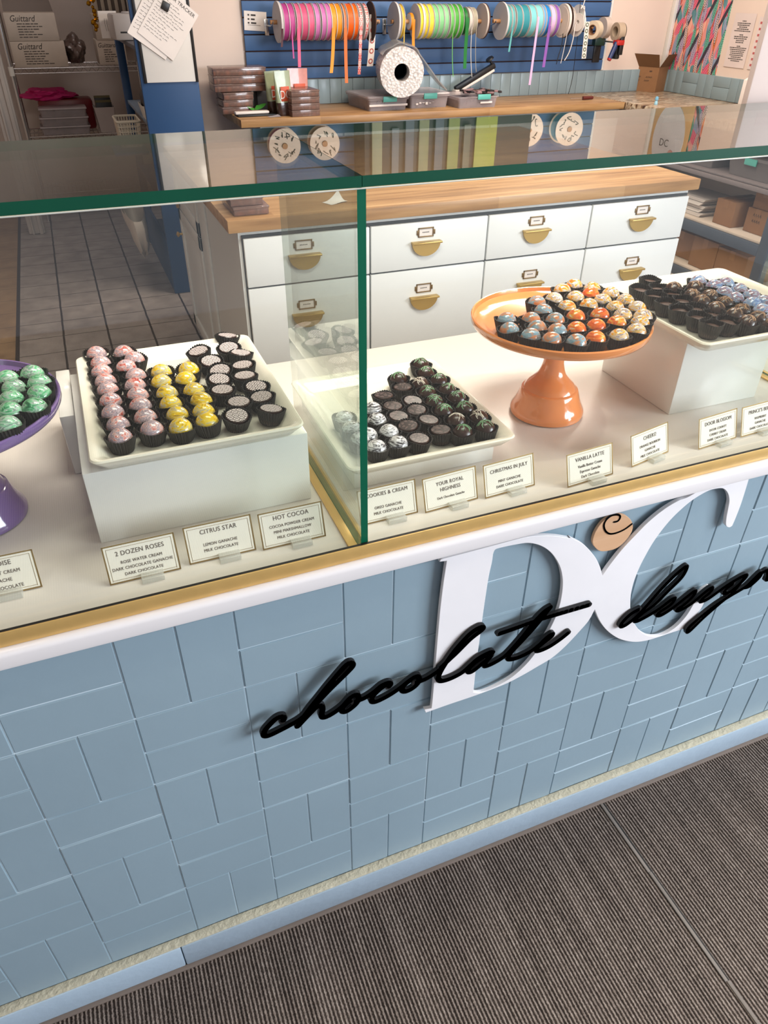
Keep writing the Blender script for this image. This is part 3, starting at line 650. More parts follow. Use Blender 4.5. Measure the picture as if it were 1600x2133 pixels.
S = {
 'pink': swirl_mat('pink_marbled_shell', [(0.22, (150, 44, 44)), (0.32, (206, 110, 100)), (0.42, (216, 160, 152)), (0.50, (222, 194, 192)), (0.56, (128, 112, 124)), (0.61, (206, 186, 192)), (0.68, (140, 122, 132)), (0.76, (216, 176, 174))], 85),
 'yellow': swirl_mat('yellow_marbled_shell', [(0.25, (160, 134, 60)), (0.38, (226, 180, 20)), (0.50, (240, 206, 50)), (0.58, (206, 196, 160)), (0.66, (176, 164, 130)), (0.74, (236, 196, 40)), (0.9, (232, 220, 180))]),
 'silver': swirl_mat('silver_marbled_shell', [(0.25, (30, 28, 30)), (0.40, (96, 92, 94)), (0.50, (206, 204, 206)), (0.58, (232, 230, 230)), (0.66, (70, 66, 68)), (0.75, (190, 188, 190)), (0.9, (228, 226, 226))]),
 'green': swirl_mat('green_marbled_shell', [(0.25, (50, 110, 76)), (0.38, (96, 176, 124)), (0.48, (140, 204, 160)), (0.56, (186, 200, 188)), (0.64, (120, 138, 130)), (0.72, (104, 184, 132)), (0.9, (190, 214, 198))]),
 'blueorange': swirl_mat('blue_orange_marbled_shell', [(0.26, (212, 116, 62)), (0.40, (206, 140, 100)), (0.47, (172, 146, 134)), (0.54, (126, 156, 172)), (0.62, (150, 182, 196)), (0.70, (206, 132, 84)), (0.85, (190, 160, 150))], 45),
 'orange': swirl_mat('orange_marbled_shell', [(0.28, (206, 76, 24)), (0.42, (234, 108, 40)), (0.55, (240, 130, 56)), (0.63, (236, 190, 60)), (0.72, (232, 206, 196)), (0.85, (224, 96, 40))], 50),
 'sunset': swirl_mat('orange_yellow_marbled_shell', [(0.26, (232, 112, 40)), (0.38, (236, 170, 30)), (0.47, (232, 200, 150)), (0.53, (228, 214, 214)), (0.60, (140, 120, 130)), (0.66, (232, 196, 70)), (0.76, (232, 120, 60)), (0.9, (226, 200, 204))], 60),
 'blue': swirl_mat('blue_purple_marbled_shell', [(0.27, (96, 118, 166)), (0.40, (134, 160, 198)), (0.50, (176, 186, 204)), (0.58, (140, 96, 108)), (0.66, (150, 128, 150)), (0.76, (132, 156, 196)), (0.9, (180, 160, 178))], 60),
}
scallop = scallop_mat(); petals = petal_mat()
drzm = {'green': mat('green_white_drizzle', (120, 160, 120), 0.4), 'white': mat('white_drizzle', (216, 206, 190), 0.4), 'tan': mat('tan_drizzle', (170, 130, 96), 0.4)}

def cup_mesh(rt=0.0202, rb=0.0140, h=0.0215, name='paper_cup', seed=0):
    rn = random.Random(seed); n = 30; b = MB()
    el = 1 + rn.uniform(-0.06, 0.06); ph = rn.uniform(0, PI)
    rings = []
    for (t, amp) in ((0.0, 0.0003), (0.12, 0.0007), (0.55, 0.0008), (0.97, 0.0010), (1.0, 0.0010)):
        ring = []
        for k in range(2 * n):
            a = PI * k / n; r = rb + (rt - rb) * (t ** 0.9) + amp * (1 if k % 2 else -1)
            r *= 1 + 0.05 * t * math.sin(2 * a + ph) * (el - 1) * 10
            zz = h * t + (0.0012 * math.sin(3 * a + ph) * t) + (0.0007 if (k % 2 and t == 1.0) else 0)
            ring.append((r * math.cos(a), r * math.sin(a), zz))
        rings.append(ring)
    b.loft(rings, 0, False, True, False)
    inner = [[(x * (1 - 0.0006 / max(0.001, math.hypot(x, y))), y * (1 - 0.0006 / max(0.001, math.hypot(x, y))), z + (0.0006 if i == 0 else 0)) for x, y, z in r] for i, r in enumerate(rings)]
    b.loft(inner, 0, False, True, False)
    top = rings[-1]; it = inner[-1]; nn = len(top)
    b.add(top + it, [(k, (k + 1) % nn, nn + (k + 1) % nn, nn + k) for k in range(nn)])
    o = b.build(name, cupm); return o
cups = [cup_mesh(seed=s) for s in range(5)]
cups_tall = [cup_mesh(0.0200, 0.0140, 0.0250, seed=10 + s) for s in range(3)]
def dome_mesh(m, name='bonbon'):
    b = MB(); R = 0.0164
    prof = [(0.0001, 0.002), (R * 0.80, 0.002), (R * 0.84, 0.004), (R * 0.97, 0.0135), (R, 0.0148)]
    for k in range(1, 12): a = k / 12 * PI / 2; prof.append((R * math.cos(a), 0.0148 + 0.0172 * math.sin(a)))
    prof.append((0.0001, 0.0320))
    b.lathe(prof, 40); return b.build(name, m)
def flat_mesh(top, name='bonbon', h=0.0225, R=0.0158):
    b = MB(); b.lathe([(0.0001, 0.002), (R * 0.93, 0.002), (R, 0.006), (R, h - 0.0012), (R - 0.0012, h)], 40)
    b.lathe([(R - 0.0012, h), (R * 0.5, h + 0.0002), (0.0001, h + 0.0003)], 40, 1); return b.build(name, [choc, top])
def drizzle_mesh(colr, seed, name='drizzle'):
    rn = random.Random(seed); b = MB(); R = 0.0164
    for q in range(6):
        a0 = rn.uniform(0, PI); off = rn.uniform(-0.008, 0.008); pts = []
        for k in range(13):
            u = (k / 12 - 0.5) * 0.022; x = u * math.cos(a0) - off * math.sin(a0) + 0.0012 * math.sin(k * 1.1 + q); y = u * math.sin(a0) + off * math.cos(a0)
            rr = x * x + y * y
            if rr > R * R * 0.92: continue
            pts.append((x, y, 0.0148 + 0.0172 / R * math.sqrt(R * R - rr) + 0.0003))
        if len(pts) > 2: b.tube(pts, rn.uniform(0.0004, 0.0009), 5)
    return b.build(name, drzm[colr])
PROTO = {k: [(dome_mesh(m), None)] for k, m in S.items()}
PROTO['scallop'] = [(flat_mesh(scallop), None)]
PROTO['petal'] = [(flat_mesh(petals), None)]
PROTO['recess'] = [(flat_mesh(chocmatte, h=0.0185, R=0.0158), None)]
dk = dome_mesh(choc)
PROTO['mint'] = [(dk, drizzle_mesh('green', s)) for s in range(4)] + [(dk, drizzle_mesh('white', 9))]
PROTO['drizzled'] = [(dk, drizzle_mesh('tan', s + 20)) for s in range(3)]
protos = set(cups + cups_tall)
for k in PROTO.values():
    for a, d in k: protos.add(a); (d and protos.add(d))
cnt_b = [0]
def place(kind, x, y, z, label, group):
    cnt_b[0] += 1; rn = random.Random(cnt_b[0] * 13)
    src, dz = rn.choice(PROTO[kind])
    o = src.copy(); COL.objects.link(o); o.name = 'bonbon'
    tilt = {'scallop': 0.30, 'petal': 0.16, 'recess': 0.08}.get(kind, 0.10)
    o.location = (x, y, z); o.rotation_euler = (rn.uniform(-tilt, tilt) * 0.6 + (0.05 if kind == 'scallop' else 0), rn.uniform(-tilt, tilt) * 0.6, rn.uniform(0, 2 * PI) if kind != 'scallop' else rn.uniform(-0.5, 0.5))
    tag(o, label, 'chocolate', group)
    c = rn.choice(cups_tall if kind == 'recess' else cups).copy(); COL.objects.link(c); c.name = 'paper_cup'; c.parent = o
    if dz: d = dz.copy(); COL.objects.link(d); d.name = 'drizzle'; d.parent = o
ORD = ['first', 'second', 'third', 'fourth', 'fifth', 'sixth', 'seventh', 'eighth', 'ninth', 'tenth', 'eleventh', 'twelfth']
# columns are listed back to front
def column(kind, o, s, pts, z, hz, desc, where, group, dy=0.0):
    n = len(pts)
    for i, (px, py) in enumerate(zp(o, s, pts)):
        p = at(px, py, 2, z + hz)
        k = n - 1 - i
        lab = '%s, %s %s' % (desc, 'front one' if k == 0 else ORD[k] + ' from front', where)
        place(kind, p.x, p.y, z, lab, group)
OA, SA = (140, 660), 0.325
hd = 0.0220
g1 = 'pink marbled bonbons on the left tray'; g2 = 'yellow marbled bonbons on the left tray'; g3 = 'scallop printed bonbons on the left tray'
column('pink', OA, SA, [(183, 228), (212, 290), (222, 343), (245, 403), (260, 460), (272, 530), (293, 603), (320, 685), (337, 764)], T1, hd, 'pink marbled bonbon', 'in outer left column', g1)
column('pink', OA, SA, [(357, 222), (425, 262), (375, 315), (435, 372), (434, 432), (445, 495), (465, 562), (499, 635), (536, 712)], T1, hd, 'pink marbled bonbon', 'in second column', g1)
column('yellow', OA, SA, [(600, 345), (600, 410), (637, 483), (662, 552), (702, 620), (725, 694)], T1, hd, 'yellow marbled bonbon', 'beside the pink ones', g2)
column('yellow', OA, SA, [(778, 328), (758, 393), (813, 465), (852, 527), (873, 600), (900, 659)], T1, hd, 'yellow marbled bonbon', 'beside the printed ones', g2)
column('scallop', OA, SA, [(855, 215), (917, 278), (985, 335), (965, 397), (992, 468), (1097, 545), (1078, 625)], T1, 0.021, 'white scallop printed bonbon', 'beside the yellow ones', g3)
column('scallop', OA, SA, [(1017, 125), (1035, 190), (1103, 235), (1130, 310), (1140, 378), (1208, 443), (1252, 510), (1295, 595)], T1, 0.021, 'white scallop printed bonbon', 'at far right', g3)
OB, SB = (600, 640), 0.325
g4 = 'silver swirled bonbons beside the divider'; g5 = 'petal printed bonbons on the middle tray'; g6 = 'green drizzled bonbons on the middle tray'
column('silver', OB, SB, [(512, 812), (570, 892)], T2, hd, 'silver swirled bonbon', 'against the green divider edge', g4)
for i, y in enumerate((0.184, 0.220, 0.256)):
    place('silver', 0.557, y, T2, 'silver swirled bonbon seen through the divider glass, %s' % ('nearest', 'middle of the three', 'furthest back')[i], g4)
column('silver', OB, SB, [(543, 645), (572, 717), (643, 792), (700, 864)], T2, hd, 'silver swirled bonbon', 'beside the petal printed ones', g4)
column('petal', OB, SB, [(615, 568), (670, 633), (703, 697), (775, 757), (835, 842)], T2, 0.021, 'petal printed dark bonbon', 'beside the silver ones', g5)
column('petal', OB, SB, [(738, 512), (793, 598), (827, 655), (895, 722), (985, 788)], T2, 0.021, 'petal printed dark bonbon', 'beside the green drizzled', g5)
column('mint', OB, SB, [(713, 455), (848, 487), (890, 542), (937, 600), (998, 660), (1078, 722), (1118, 795)], T2, hd, 'green drizzled bonbon', 'in inner column', g6)
column('mint', OB, SB, [(850, 362), (885, 417), (968, 462), (1022, 527), (1085, 577), (1135, 642), (1222, 697), (1270, 768)], T2, hd, 'green drizzled bonbon', 'along right side', g6)
# round plates: rows counted from the front edge
def plate(items, z, hz, where, group):
    L = []
    for kind, desc, o, s, pts in items:
        for q in zp(o, s, pts):
            p = at(q[0], q[1], 2, z + hz); L.append([p.y, p.x, kind, desc])
    L.sort(key=lambda t: t[0]); rows = []; 
    for t in L:
        if rows and t[0] - rows[-1][0][0] < 0.024: rows[-1].append(t)
        else: rows.append([t])
    for r, row in enumerate(rows):
        row.sort(key=lambda t: t[1])
        for k, (y, x, kind, desc) in enumerate(row):
            a = 'front row' if r == 0 else ORD[r] + ' row from front'
            place(kind, x, y, z, '%s on %s, %s, %s from left' % (desc, where, a, ORD[k]), group)
OC, SC = (960, 560), 0.275
plate([('blueorange', 'blue orange bonbon', OC, SC, [(350, 378), (372, 452), (530, 375), (578, 247), (628, 312), (580, 437), (535, 497), (718, 378), (735, 460), (695, 527), (875, 540)]),
       ('orange', 'plain orange bonbon', OC, SC, [(870, 352), (1060, 340), (1187, 402), (882, 447), (1033, 425), (1025, 517), (985, 182)]),
       ('sunset', 'orange yellow bonbon', OC, SC, [(860, 120), (773, 155), (705, 222), (868, 208), (1000, 143), (1135, 180), (803, 283), (970, 268), (1078, 232), (1170, 285), (1252, 232), (1335, 288), (1227, 342), (1380, 350), (1360, 402), (1200, 502), (1330, 462)])],
      P1, hd, 'orange cake stand', 'marbled bonbons on the orange cake stand')
OD, SD = (0, 650), 0.3046
plate([('green', 'mint green bonbon', OD, SD, [(215, 412), (270, 475), (272, 545), (235, 642), (50, 447), (85, 510), (78, 587), (65, 670), (55, 764)]),
       ('green', 'mint green bonbon', (0, 0), 1, [(-38, 820), (-44, 850)])],
      P0, hd, 'purple cake stand', 'green bonbons on the purple cake stand')
OE, SE = (1200, 540), 0.25
g7, g8, g9 = 'flat dark bonbons on the right tray', 'drizzled dark bonbons on the right tray', 'blue purple bonbons on the right tray'
column('recess', OE, SE, [(530, 268), (655, 325), (755, 385), (870, 440), (1020, 502), (1120, 562)], T3, 0.0175, 'flat dark bonbon in tall cup', 'along left side', g7)
column('recess', OE, SE, [(610, 193), (690, 262), (808, 305), (885, 362), (1005, 432), (1145, 472), (1260, 537)], T3, 0.0175, 'flat dark bonbon in tall cup', 'in second column', g7)
column('drizzled', OE, SE, [(820, 240), (965, 295), (1050, 347), (1170, 407), (1320, 457), (1425, 518)], T3, hd, 'tan drizzled dark bonbon', 'beside the flat dark ones', g8)
column('drizzled', OE, SE, [(1000, 230), (1115, 300), (1240, 360), (1385, 422), (1510, 482), (1640, 540)], T3, hd, 'tan drizzled dark bonbon', 'beside the blue purple ones', g8)
column('blue', OE, SE, [(1022, 180), (1155, 217), (1240, 272), (1330, 320), (1470, 364), (1555, 420), (1660, 480)], T3, hd, 'blue and purple marbled bonbon', 'beside the drizzled ones', g9)
column('blue', OE, SE, [(1250, 195), (1360, 247), (1465, 295), (1570, 345), (1680, 390)], T3, hd, 'blue and purple marbled bonbon', 'along right side', g9)
for o in protos: bpy.data.objects.remove(o)

# ---------------------------------------------------------------- name cards
cardp = mat('cream_card', (248, 242, 226), 0.5)
foil = mat('gold_foil', (176, 146, 92), 0.3, metal=0.7)
inkg = mat('brown_grey_ink', (104, 92, 84), 0.7)
def name_card(bl, br, lines, label, styl='sans'):
    a = at(bl[0], bl[1], 2, DZ); c = at(br[0], br[1], 2, DZ)
    W, H = 0.089, 0.053
    mid = (a + c) / 2; yaw = math.atan2(c.y - a.y, c.x - a.x)
    t = thing('name_card', label, 'label card', (mid.x, mid.y, DZ), (0, 0, yaw), 'gold bordered name cards in the glass case')
    tilt = -0.30
    Tl = Matrix.Rotation(tilt, 4, 'X')
    b = MB(); b.box(-W / 2, W / 2, 0, 0.0005, 0.0012, H, 0, Tl); b.build('card', cardp, t)
    b = MB()
    for (x0, x1, z0, z1) in ((-W / 2, W / 2, 0.0010, 0.0030), (-W / 2, W / 2, H - 0.0018, H), (-W / 2, -W / 2 + 0.0018, 0.002, H), (W / 2 - 0.0018, W / 2, 0.002, H)):
        b.box(x0, x1, -0.0003, -0.0001, z0, z1, 0, Tl)
    e = 0.0045
    for (x0, x1, z0, z1) in ((-W / 2 + e, W / 2 - e, e + 0.001, e + 0.0014), (-W / 2 + e, W / 2 - e, H - e - 0.0004, H - e), (-W / 2 + e, -W / 2 + e + 0.0004, e, H - e), (W / 2 - e - 0.0004, W / 2 - e, e, H - e)):
        b.box(x0, x1, -0.0003, -0.0001, z0, z1, 0, Tl)
    b.build('gold_border', foil, t)
    b = MB()
    for (txt, z, size, sx) in lines:
        T = Tl @ Matrix.Translation((0, -0.0004, z * H)) @ FACE_FRONT
        add_text(b, txt, size, T, sx, spacing=1.06 if styl == 'sans' else 1.0, shear=0.0 if styl == 'sans' else 0.25)
    b.build('lettering', inkg, t)
    b = MB(); b.bbox(-0.006, 0.022, -0.012, 0.016, 0.0002, 0.0075, 0.0008); b.build('acrylic_holder', acryl, t)
H1, H2 = 0.0088, 0.0058
def L(title, *rest, z0=0.79, z1=0.53, dz=0.155, h1=H1, h2=H2, sx=0.88):
    out = [(title, z0, h1, sx)]
    for i, r in enumerate(rest): out.append((r, z1 - i * dz, h2, sx))
    return out
name_card((-66, 1258), (83, 1225), L('PARADISE', 'COCONUT CREAM', 'GANACHE', 'MILK CHOCOLATE', z0=0.80, z1=0.57, dz=0.19, h2=0.0064), 'gold bordered card reading RADISE, cut off at left edge')
name_card((228, 1222), (380, 1186), L('2 DOZEN ROSES', 'ROSE WATER CREAM', 'DARK CHOCOLATE GANACHE', 'DARK CHOCOLATE', z0=0.76), 'gold bordered card reading 2 DOZEN ROSES')
name_card((397, 1178), (533, 1147), L('CITRUS STAR', 'LEMON GANACHE', 'MILK CHOCOLATE', z1=0.45), 'gold bordered card reading CITRUS STAR')
name_card((549, 1148), (679, 1118), L('HOT COCOA', 'COCOA POWDER CREAM', 'MINI MARSHMALLOW', 'MILK CHOCOLATE', z0=0.80, z1=0.58), 'gold bordered card reading HOT COCOA')
name_card((757, 1096), (866, 1070), L('COOKIES & CREAM', 'OREO GANACHE', 'MILK CHOCOLATE', z1=0.42, h1=0.0080), 'gold bordered card reading COOKIES AND CREAM')
name_card((887, 1070), (995, 1040), [('YOUR ROYAL', 0.74, 0.0080, 0.88), ('HIGHNESS', 0.56, 0.0080, 0.88), ('Dark Chocolate Ganache', 0.33, 0.0052, 0.8)], 'gold bordered card reading YOUR ROYAL HIGHNESS')
name_card((1012, 1040), (1113, 1012), L('CHRISTMAS IN JULY', 'MINT GANACHE', 'DARK CHOCOLATE', z0=0.74, z1=0.42, h1=0.0080), 'gold bordered card reading CHRISTMAS IN JULY')
name_card((1180, 1018), (1279, 988), [('VANILLA LATTE', 0.76, 0.0085, 0.88), ('Vanilla Butter Cream', 0.54, 0.0064, 0.8), ('Espresso Ganache', 0.38, 0.0064, 0.8), ('Dark Chocolate', 0.22, 0.0064, 0.8)], 'gold bordered card reading VANILLA LATTE')
name_card((1315, 975), (1393, 942), L('CHEERS!', 'ORANGE BOURBON', 'GANACHE', 'MILK CHOCOLATE', z0=0.76), 'gold bordered card reading CHEERS, turned slightly')
name_card((1455, 938), (1533, 913), L('DOOR BLOSSOM', 'DOOR COUNTY', 'CHERRY CREAM', 'DARK CHOCOLATE', z0=0.76), 'gold bordered card reading DOOR BLOSSOM')
name_card((1541, 913), (1622, 890), L("PRINCE'S BERET", 'RASPBERRY', 'GANACHE', 'DARK CHOCOLATE', z0=0.76), 'gold bordered card reading PRINCES BERET at right edge')

# ---------------------------------------------------------------- island with drawers
def rbox(px0, px1, pyt, pyb, zb, Y=None):
    """extent of a box whose front face is seen between the given pixels and stands on z = zb"""
    p = at((px0 + px1) / 2, pyb, 2, zb); y = p.y if Y is None else Y
    return at(px0, (pyt + pyb) / 2, 1, y).x, at(px1, (pyt + pyb) / 2, 1, y).x, y, at((px0 + px1) / 2, pyt, 1, y).z
b = MB(); b.bbox(0.667, 2.565, 1.692, 3.11, 0.870, 0.910, 0.003)
tag(b.build('butcher_block_worktop', butcher), 'thick butcher block top lying on the white drawer island', 'worktop')
cabw = mat('white_cabinet_paint', (222, 224, 222), 0.35, noise=(2, 0.01))
shadow = mat('drawer_gap_shade', (70, 72, 72), 0.8)
isl = thing('drawer_cabinet', 'white drawer cabinet with half moon brass pulls under butcher block', 'cabinet', (0, 0, 0))
b = MB(); b.box(0.702, 2.540, 1.722, 2.312, 0.08, 0.869); b.box(0.73, 2.52, 1.78, 2.30, 0.0, 0.08)
b.build('cabinet_body', cabw, isl)
b = MB(); b.bbox(0.712, 2.535, 1.716, 1.7225, 0.085, 0.855, 0.001); b.build('gap_shade_sheet', shadow, isl)  # dark sheet painting the shade in the gaps between drawer fronts
brassp = mat('satin_brass_pull', (198, 166, 98), 0.38, metal=0.85, noise=(8, 0.05))
brassd = mat('aged_brass_frame', (130, 104, 66), 0.4, metal=0.8)
xs = [0.712, 1.158, 1.621, 2.072, 2.537]; zs = [(0.686, 0.846), (0.385, 0.680), (0.09, 0.379)]
def pull(parent, x, y, z):
    bb = MB(); n = 24; R = 0.0555; sq = 0.86
    v = [(x + R * math.cos(PI + PI * k / n), y - 0.012, z + R * sq * math.sin(PI + PI * k / n)) for k in range(n + 1)]
    v2 = [(p[0], y - 0.004, p[2]) for p in v]; m_ = n + 1
    bb.add(v + v2, [tuple(range(m_)), tuple(reversed(range(m_, 2 * m_)))] + [(k, (k + 1) % m_, m_ + (k + 1) % m_, m_ + k) for k in range(m_)])
    bb.bbox(x - R - 0.001, x + R + 0.001, y - 0.026, y, z - 0.003, z + 0.004, 0.001)
    bb.build('drawer_pull', brassp, parent)
def label_frame(parent, x, y, z):
    bb = MB(); w, h = 0.030, 0.0165
    for q in ((-w, w, h - 0.004, h), (-w, w, -h, -h + 0.004), (-w, -w + 0.004, -h, h), (w - 0.004, w, -h, h), (-w - 0.006, -w, -0.008, 0.008), (w, w + 0.006, -0.008, 0.008)):
        bb.bbox(x + q[0], x + q[1], y - 0.004, y, z + q[2], z + q[3], 0.0008)
    bb.box(x - w + 0.004, x + w - 0.004, y - 0.001, y, z - h + 0.004, z + h - 0.004, 1)
    for k in range(5): bb.box(x - 0.013 + k * 0.0055, x - 0.0095 + k * 0.0055, y - 0.0013, y - 0.001, z - 0.0018, z + 0.0018, 2)
    bb.build('label_holder', [brassd, paperw, ink], parent)
for i in range(4):
    for j, (z0, z1) in enumerate(zs):
        bb = MB(); bb.bbox(xs[i] + 0.003, xs[i + 1] - 0.003, 1.702, 1.716, z0, z1, 0.0025)
        d = bb.build('drawer', cabw, isl)
        xc = (xs[i] + xs[i + 1]) / 2 - 0.02
        if i == 0: xc = 0.917
        if i == 3: xc = 2.312
        zc = (0.778, 0.578, 0.28)[j]
        if i == 0 and j == 1: zc = 0.573
        pull(d, xc, 1.702, zc); label_frame(d, xc, 1.702, zc + 0.033)
sidecab = thing('side_cabinet', 'white cabinet end with framed door beside the tiled aisle', 'cabinet', (0, 0, 0))
b = MB(); b.box(0.705, 2.54, 2.318, 3.085, 0.06, 0.869); b.box(0.73, 2.5, 2.318, 3.05, 0.0, 0.06); b.build('cabinet_body', cabw, sidecab)
b = MB(); b.bbox(0.6955, 0.705, 2.330, 2.484, 0.06, 0.866, 0.002); b.build('filler_panel', cabw, sidecab)
def shaker(y0, y1, z0, z1):
    bb = MB(); bb.bbox(0.699, 0.705, y0, y1, z0, z1, 0.001)
    w_ = 0.055
    for q in ((y0, y1, z0, z0 + w_), (y0, y1, z1 - w_, z1), (y0, y0 + w_, z0, z1), (y1 - w_, y1, z0, z1)): bb.bbox(0.690, 0.7, q[0], q[1], q[2], q[3], 0.0015)
    return bb.build('door', cabw, sidecab)
d = shaker(2.497, 3.083, 0.07, 0.648); bb = MB(); T = Matrix.Translation((0.69, 3.05, 0.528)) @ Matrix.Rotation(-PI / 2, 4, 'Y'); bb.lathe([(0.0001, 0), (0.006, 0), (0.005, 0.012), (0.012, 0.018), (0.013, 0.024), (0.0001, 0.030)], 20, 0, T); bb.build('knob', brassp, d)
d = shaker(2.497, 3.083, 0.656, 0.864)
bb = MB(); n = 16; R = 0.045
v = [(0.678, 3.02 + R * math.cos(PI + PI * k / n), 0.70 + R * math.sin(PI + PI * k / n)) for k in range(n + 1)]; v2 = [(0.686, p[1], p[2]) for p in v]; m_ = n + 1
bb.add(v + v2, [tuple(range(m_)), tuple(reversed(range(m_, 2 * m_)))] + [(k, (k + 1) % m_, m_ + (k + 1) % m_, m_ + k) for k in range(m_)])
bb.bbox(0.664, 0.69, 3.02 - R, 3.02 + R, 0.698, 0.704, 0.001); bb.build('drawer_pull', brassp, d)

# chocolate boxes with clear lids: a brown patterned block in a thin clear shell
def choc_box_mat():
    M, nt, b_ = new_nt('boxed_chocolate_rows')
    tc = nt.nodes.new('ShaderNodeTexCoord')
    v_ = nt.nodes.new('ShaderNodeTexVoronoi'); v_.inputs['Scale'].default_value = 26; v_.inputs['Randomness'].default_value = 0.4; nt.links.new(tc.outputs['Object'], v_.inputs['Vector'])
    nt.links.new(ramp(nt, v_.outputs['Distance'], [(0.0, (168, 100, 66)), (0.35, (120, 70, 50)), (0.55, (84, 54, 44)), (0.8, (150, 112, 92))]), b_.inputs['Base Color']); b_.inputs['Roughness'].default_value = 0.35
    return M
chocrows = choc_box_mat()
wrap = glass_mat('clear_box_lid', (0.86, 0.80, 0.78), 0.08, 0.1, haze=0.22, hazecol=(170, 140, 128))
def choc_box(label, x0, x1, y0, y1, z0, z1, rz=0.0, group='clear lidded chocolate boxes'):
    t = thing('chocolate_box', label, 'box', ((x0 + x1) / 2, (y0 + y1) / 2, z0), (0, 0, rz), group)
    hx, hy, h = (x1 - x0) / 2, (y1 - y0) / 2, z1 - z0
    b = MB(); b.bbox(-hx + 0.002, hx - 0.002, -hy + 0.002, hy - 0.002, 0.0008, h * 0.72, 0.002); b.build('tray_insert', chocrows, t)
    b = MB(); b.bbox(-hx, hx, -hy, hy, 0.0004, h - 0.0006, 0.0015); b.bbox(-hx - 0.002, hx + 0.002, -hy - 0.002, hy + 0.002, h - 0.008, h - 0.0004, 0.001); b.build('clear_lid', wrap, t)
    return t
choc_box('lower clear chocolate box lying on the island corner', 0.700, 0.815, 1.735, 1.93, 0.911, 0.938)
choc_box('upper clear chocolate box lying on the island corner', 0.694, 0.800, 1.745, 1.93, 0.9385, 0.966)
def loose_paper(name, label, cx, cy, z, w_, d_, rz, curl=0.012, cat='paper', m=paperw, seed=1):
    rn = random.Random(seed); b = MB(); n = 10; v = []
    for i in range(n + 1):
        for j in range(n + 1):
            u, q = i / n - 0.5, j / n - 0.5
            v.append((u * w_, q * d_, 0.0006 + curl * (2 * max(0, u + q - 0.2)) ** 2 + curl * 0.4 * max(0, math.sin(3 * u + 1)) * abs(q)))
    f = [(i * (n + 1) + j, (i + 1) * (n + 1) + j, (i + 1) * (n + 1) + j + 1, i * (n + 1) + j + 1) for i in range(n) for j in range(n)]
    k = len(v); v2 = [(x, y, zz + 0.0005) for x, y, zz in v]; b.add(v, f, 0, True); b.add(v2, f, 0, True)
    o = b.build(name, m); o.location = (cx, cy, z); o.rotation_euler = (0, 0, rz)
    return tag(o, label, cat)
loose_paper('paper_slip', 'small curled white paper slip lying on the island butcher block', 1.070, 1.815, 0.910, 0.075, 0.05, 0.4)

# ---------------------------------------------------------------- wall counter, splashback and slatwall
b = MB(); b.bbox(1.185, 3.765, 3.775, 4.285, 0.870, 0.910, 0.003)
tag(b.build('butcher_block_counter', butcher), 'long butcher block counter against the back wall below ribbon spools', 'worktop')
b = MB(); b.bbox(1.30, 3.76, 3.82, 4.28, 0.0, 0.869, 0.002)
for k in range(5): b.bbox(1.31 + k * 0.49, 1.79 + k * 0.49, 3.80, 3.82, 0.09, 0.86, 0.003)
tag(b.build('base_cabinet', cabw), 'white base cabinets standing under the back wall butcher block', 'cabinet')
b = MB(); b.bbox(3.775, 4.455, 1.60, 4.285, 0.868, 0.910, 0.004)
tag(b.build('marble_counter', marble), 'brown veined marble counter along the right wall', 'worktop')
gtile = mat('grey_blue_splashback_tile', (138, 156, 162), 0.3, noise=(3, 0.05)); gmort = mat('pale_splashback_grout', (172, 186, 188), 0.8)
b = MB(); b.box(1.185, 4.4595, 4.292, 4.2995, 0.911, 1.047, 1)
x = 1.19
while x < 4.44: b.bbox(x + 0.001, min(x + 0.0755, 4.456), 4.286, 4.293, 0.912, 1.046, 0.0015); x += 0.0765
struct(b.build('trim_3', [gtile, gmort]))
b = MB(); b.box(4.452, 4.4595, 1.60, 4.285, 0.911, 1.047, 1); y = 4.28; k = 0
pat = [1, 1, 1, 2, 1, 1, 2]
while y > 1.7:
    w_ = 0.0765 if pat[k % 7] == 1 else 0.154
    if pat[k % 7] == 1: b.bbox(4.446, 4.453, y - w_ + 0.001, y - 0.001, 0.912, 1.046, 0.0015)
    else:
        b.bbox(4.446, 4.453, y - w_ + 0.001, y - 0.001, 0.912, 0.984, 0.0015); b.bbox(4.446, 4.453, y - w_ + 0.001, y - 0.001, 0.986, 1.046, 0.0015)
    y -= w_; k += 1
struct(b.build('trim_4', [gtile, gmort]))
groove = mat('brown_slat_groove', (70, 44, 38), 0.8)
sw = thing('slatwall_panel', 'blue slatwall panel with brown grooves behind the ribbon spools', 'wall panel', (0, 0, 0))
b = MB(); b.box(1.362, 3.900, 4.290, 4.2995, 1.050, 2.50); b.build('groove_backing', groove, sw)
b = MB(); z = 1.0505
zl = [1.050] + [1.1155 + 0.083 * k for k in range(17)]
for z0, z1 in zip(zl[:-1], zl[1:]): b.bbox(1.360, 3.903, 4.277, 4.291, z0 + 0.0035, z1 - 0.0035, 0.002)
b.build('slats', slatblue, sw)
b = MB(); b.bbox(3.904, 3.925, 4.285, 4.2995, 1.050, 2.5, 0.002); struct(b.build('trim_5', white))

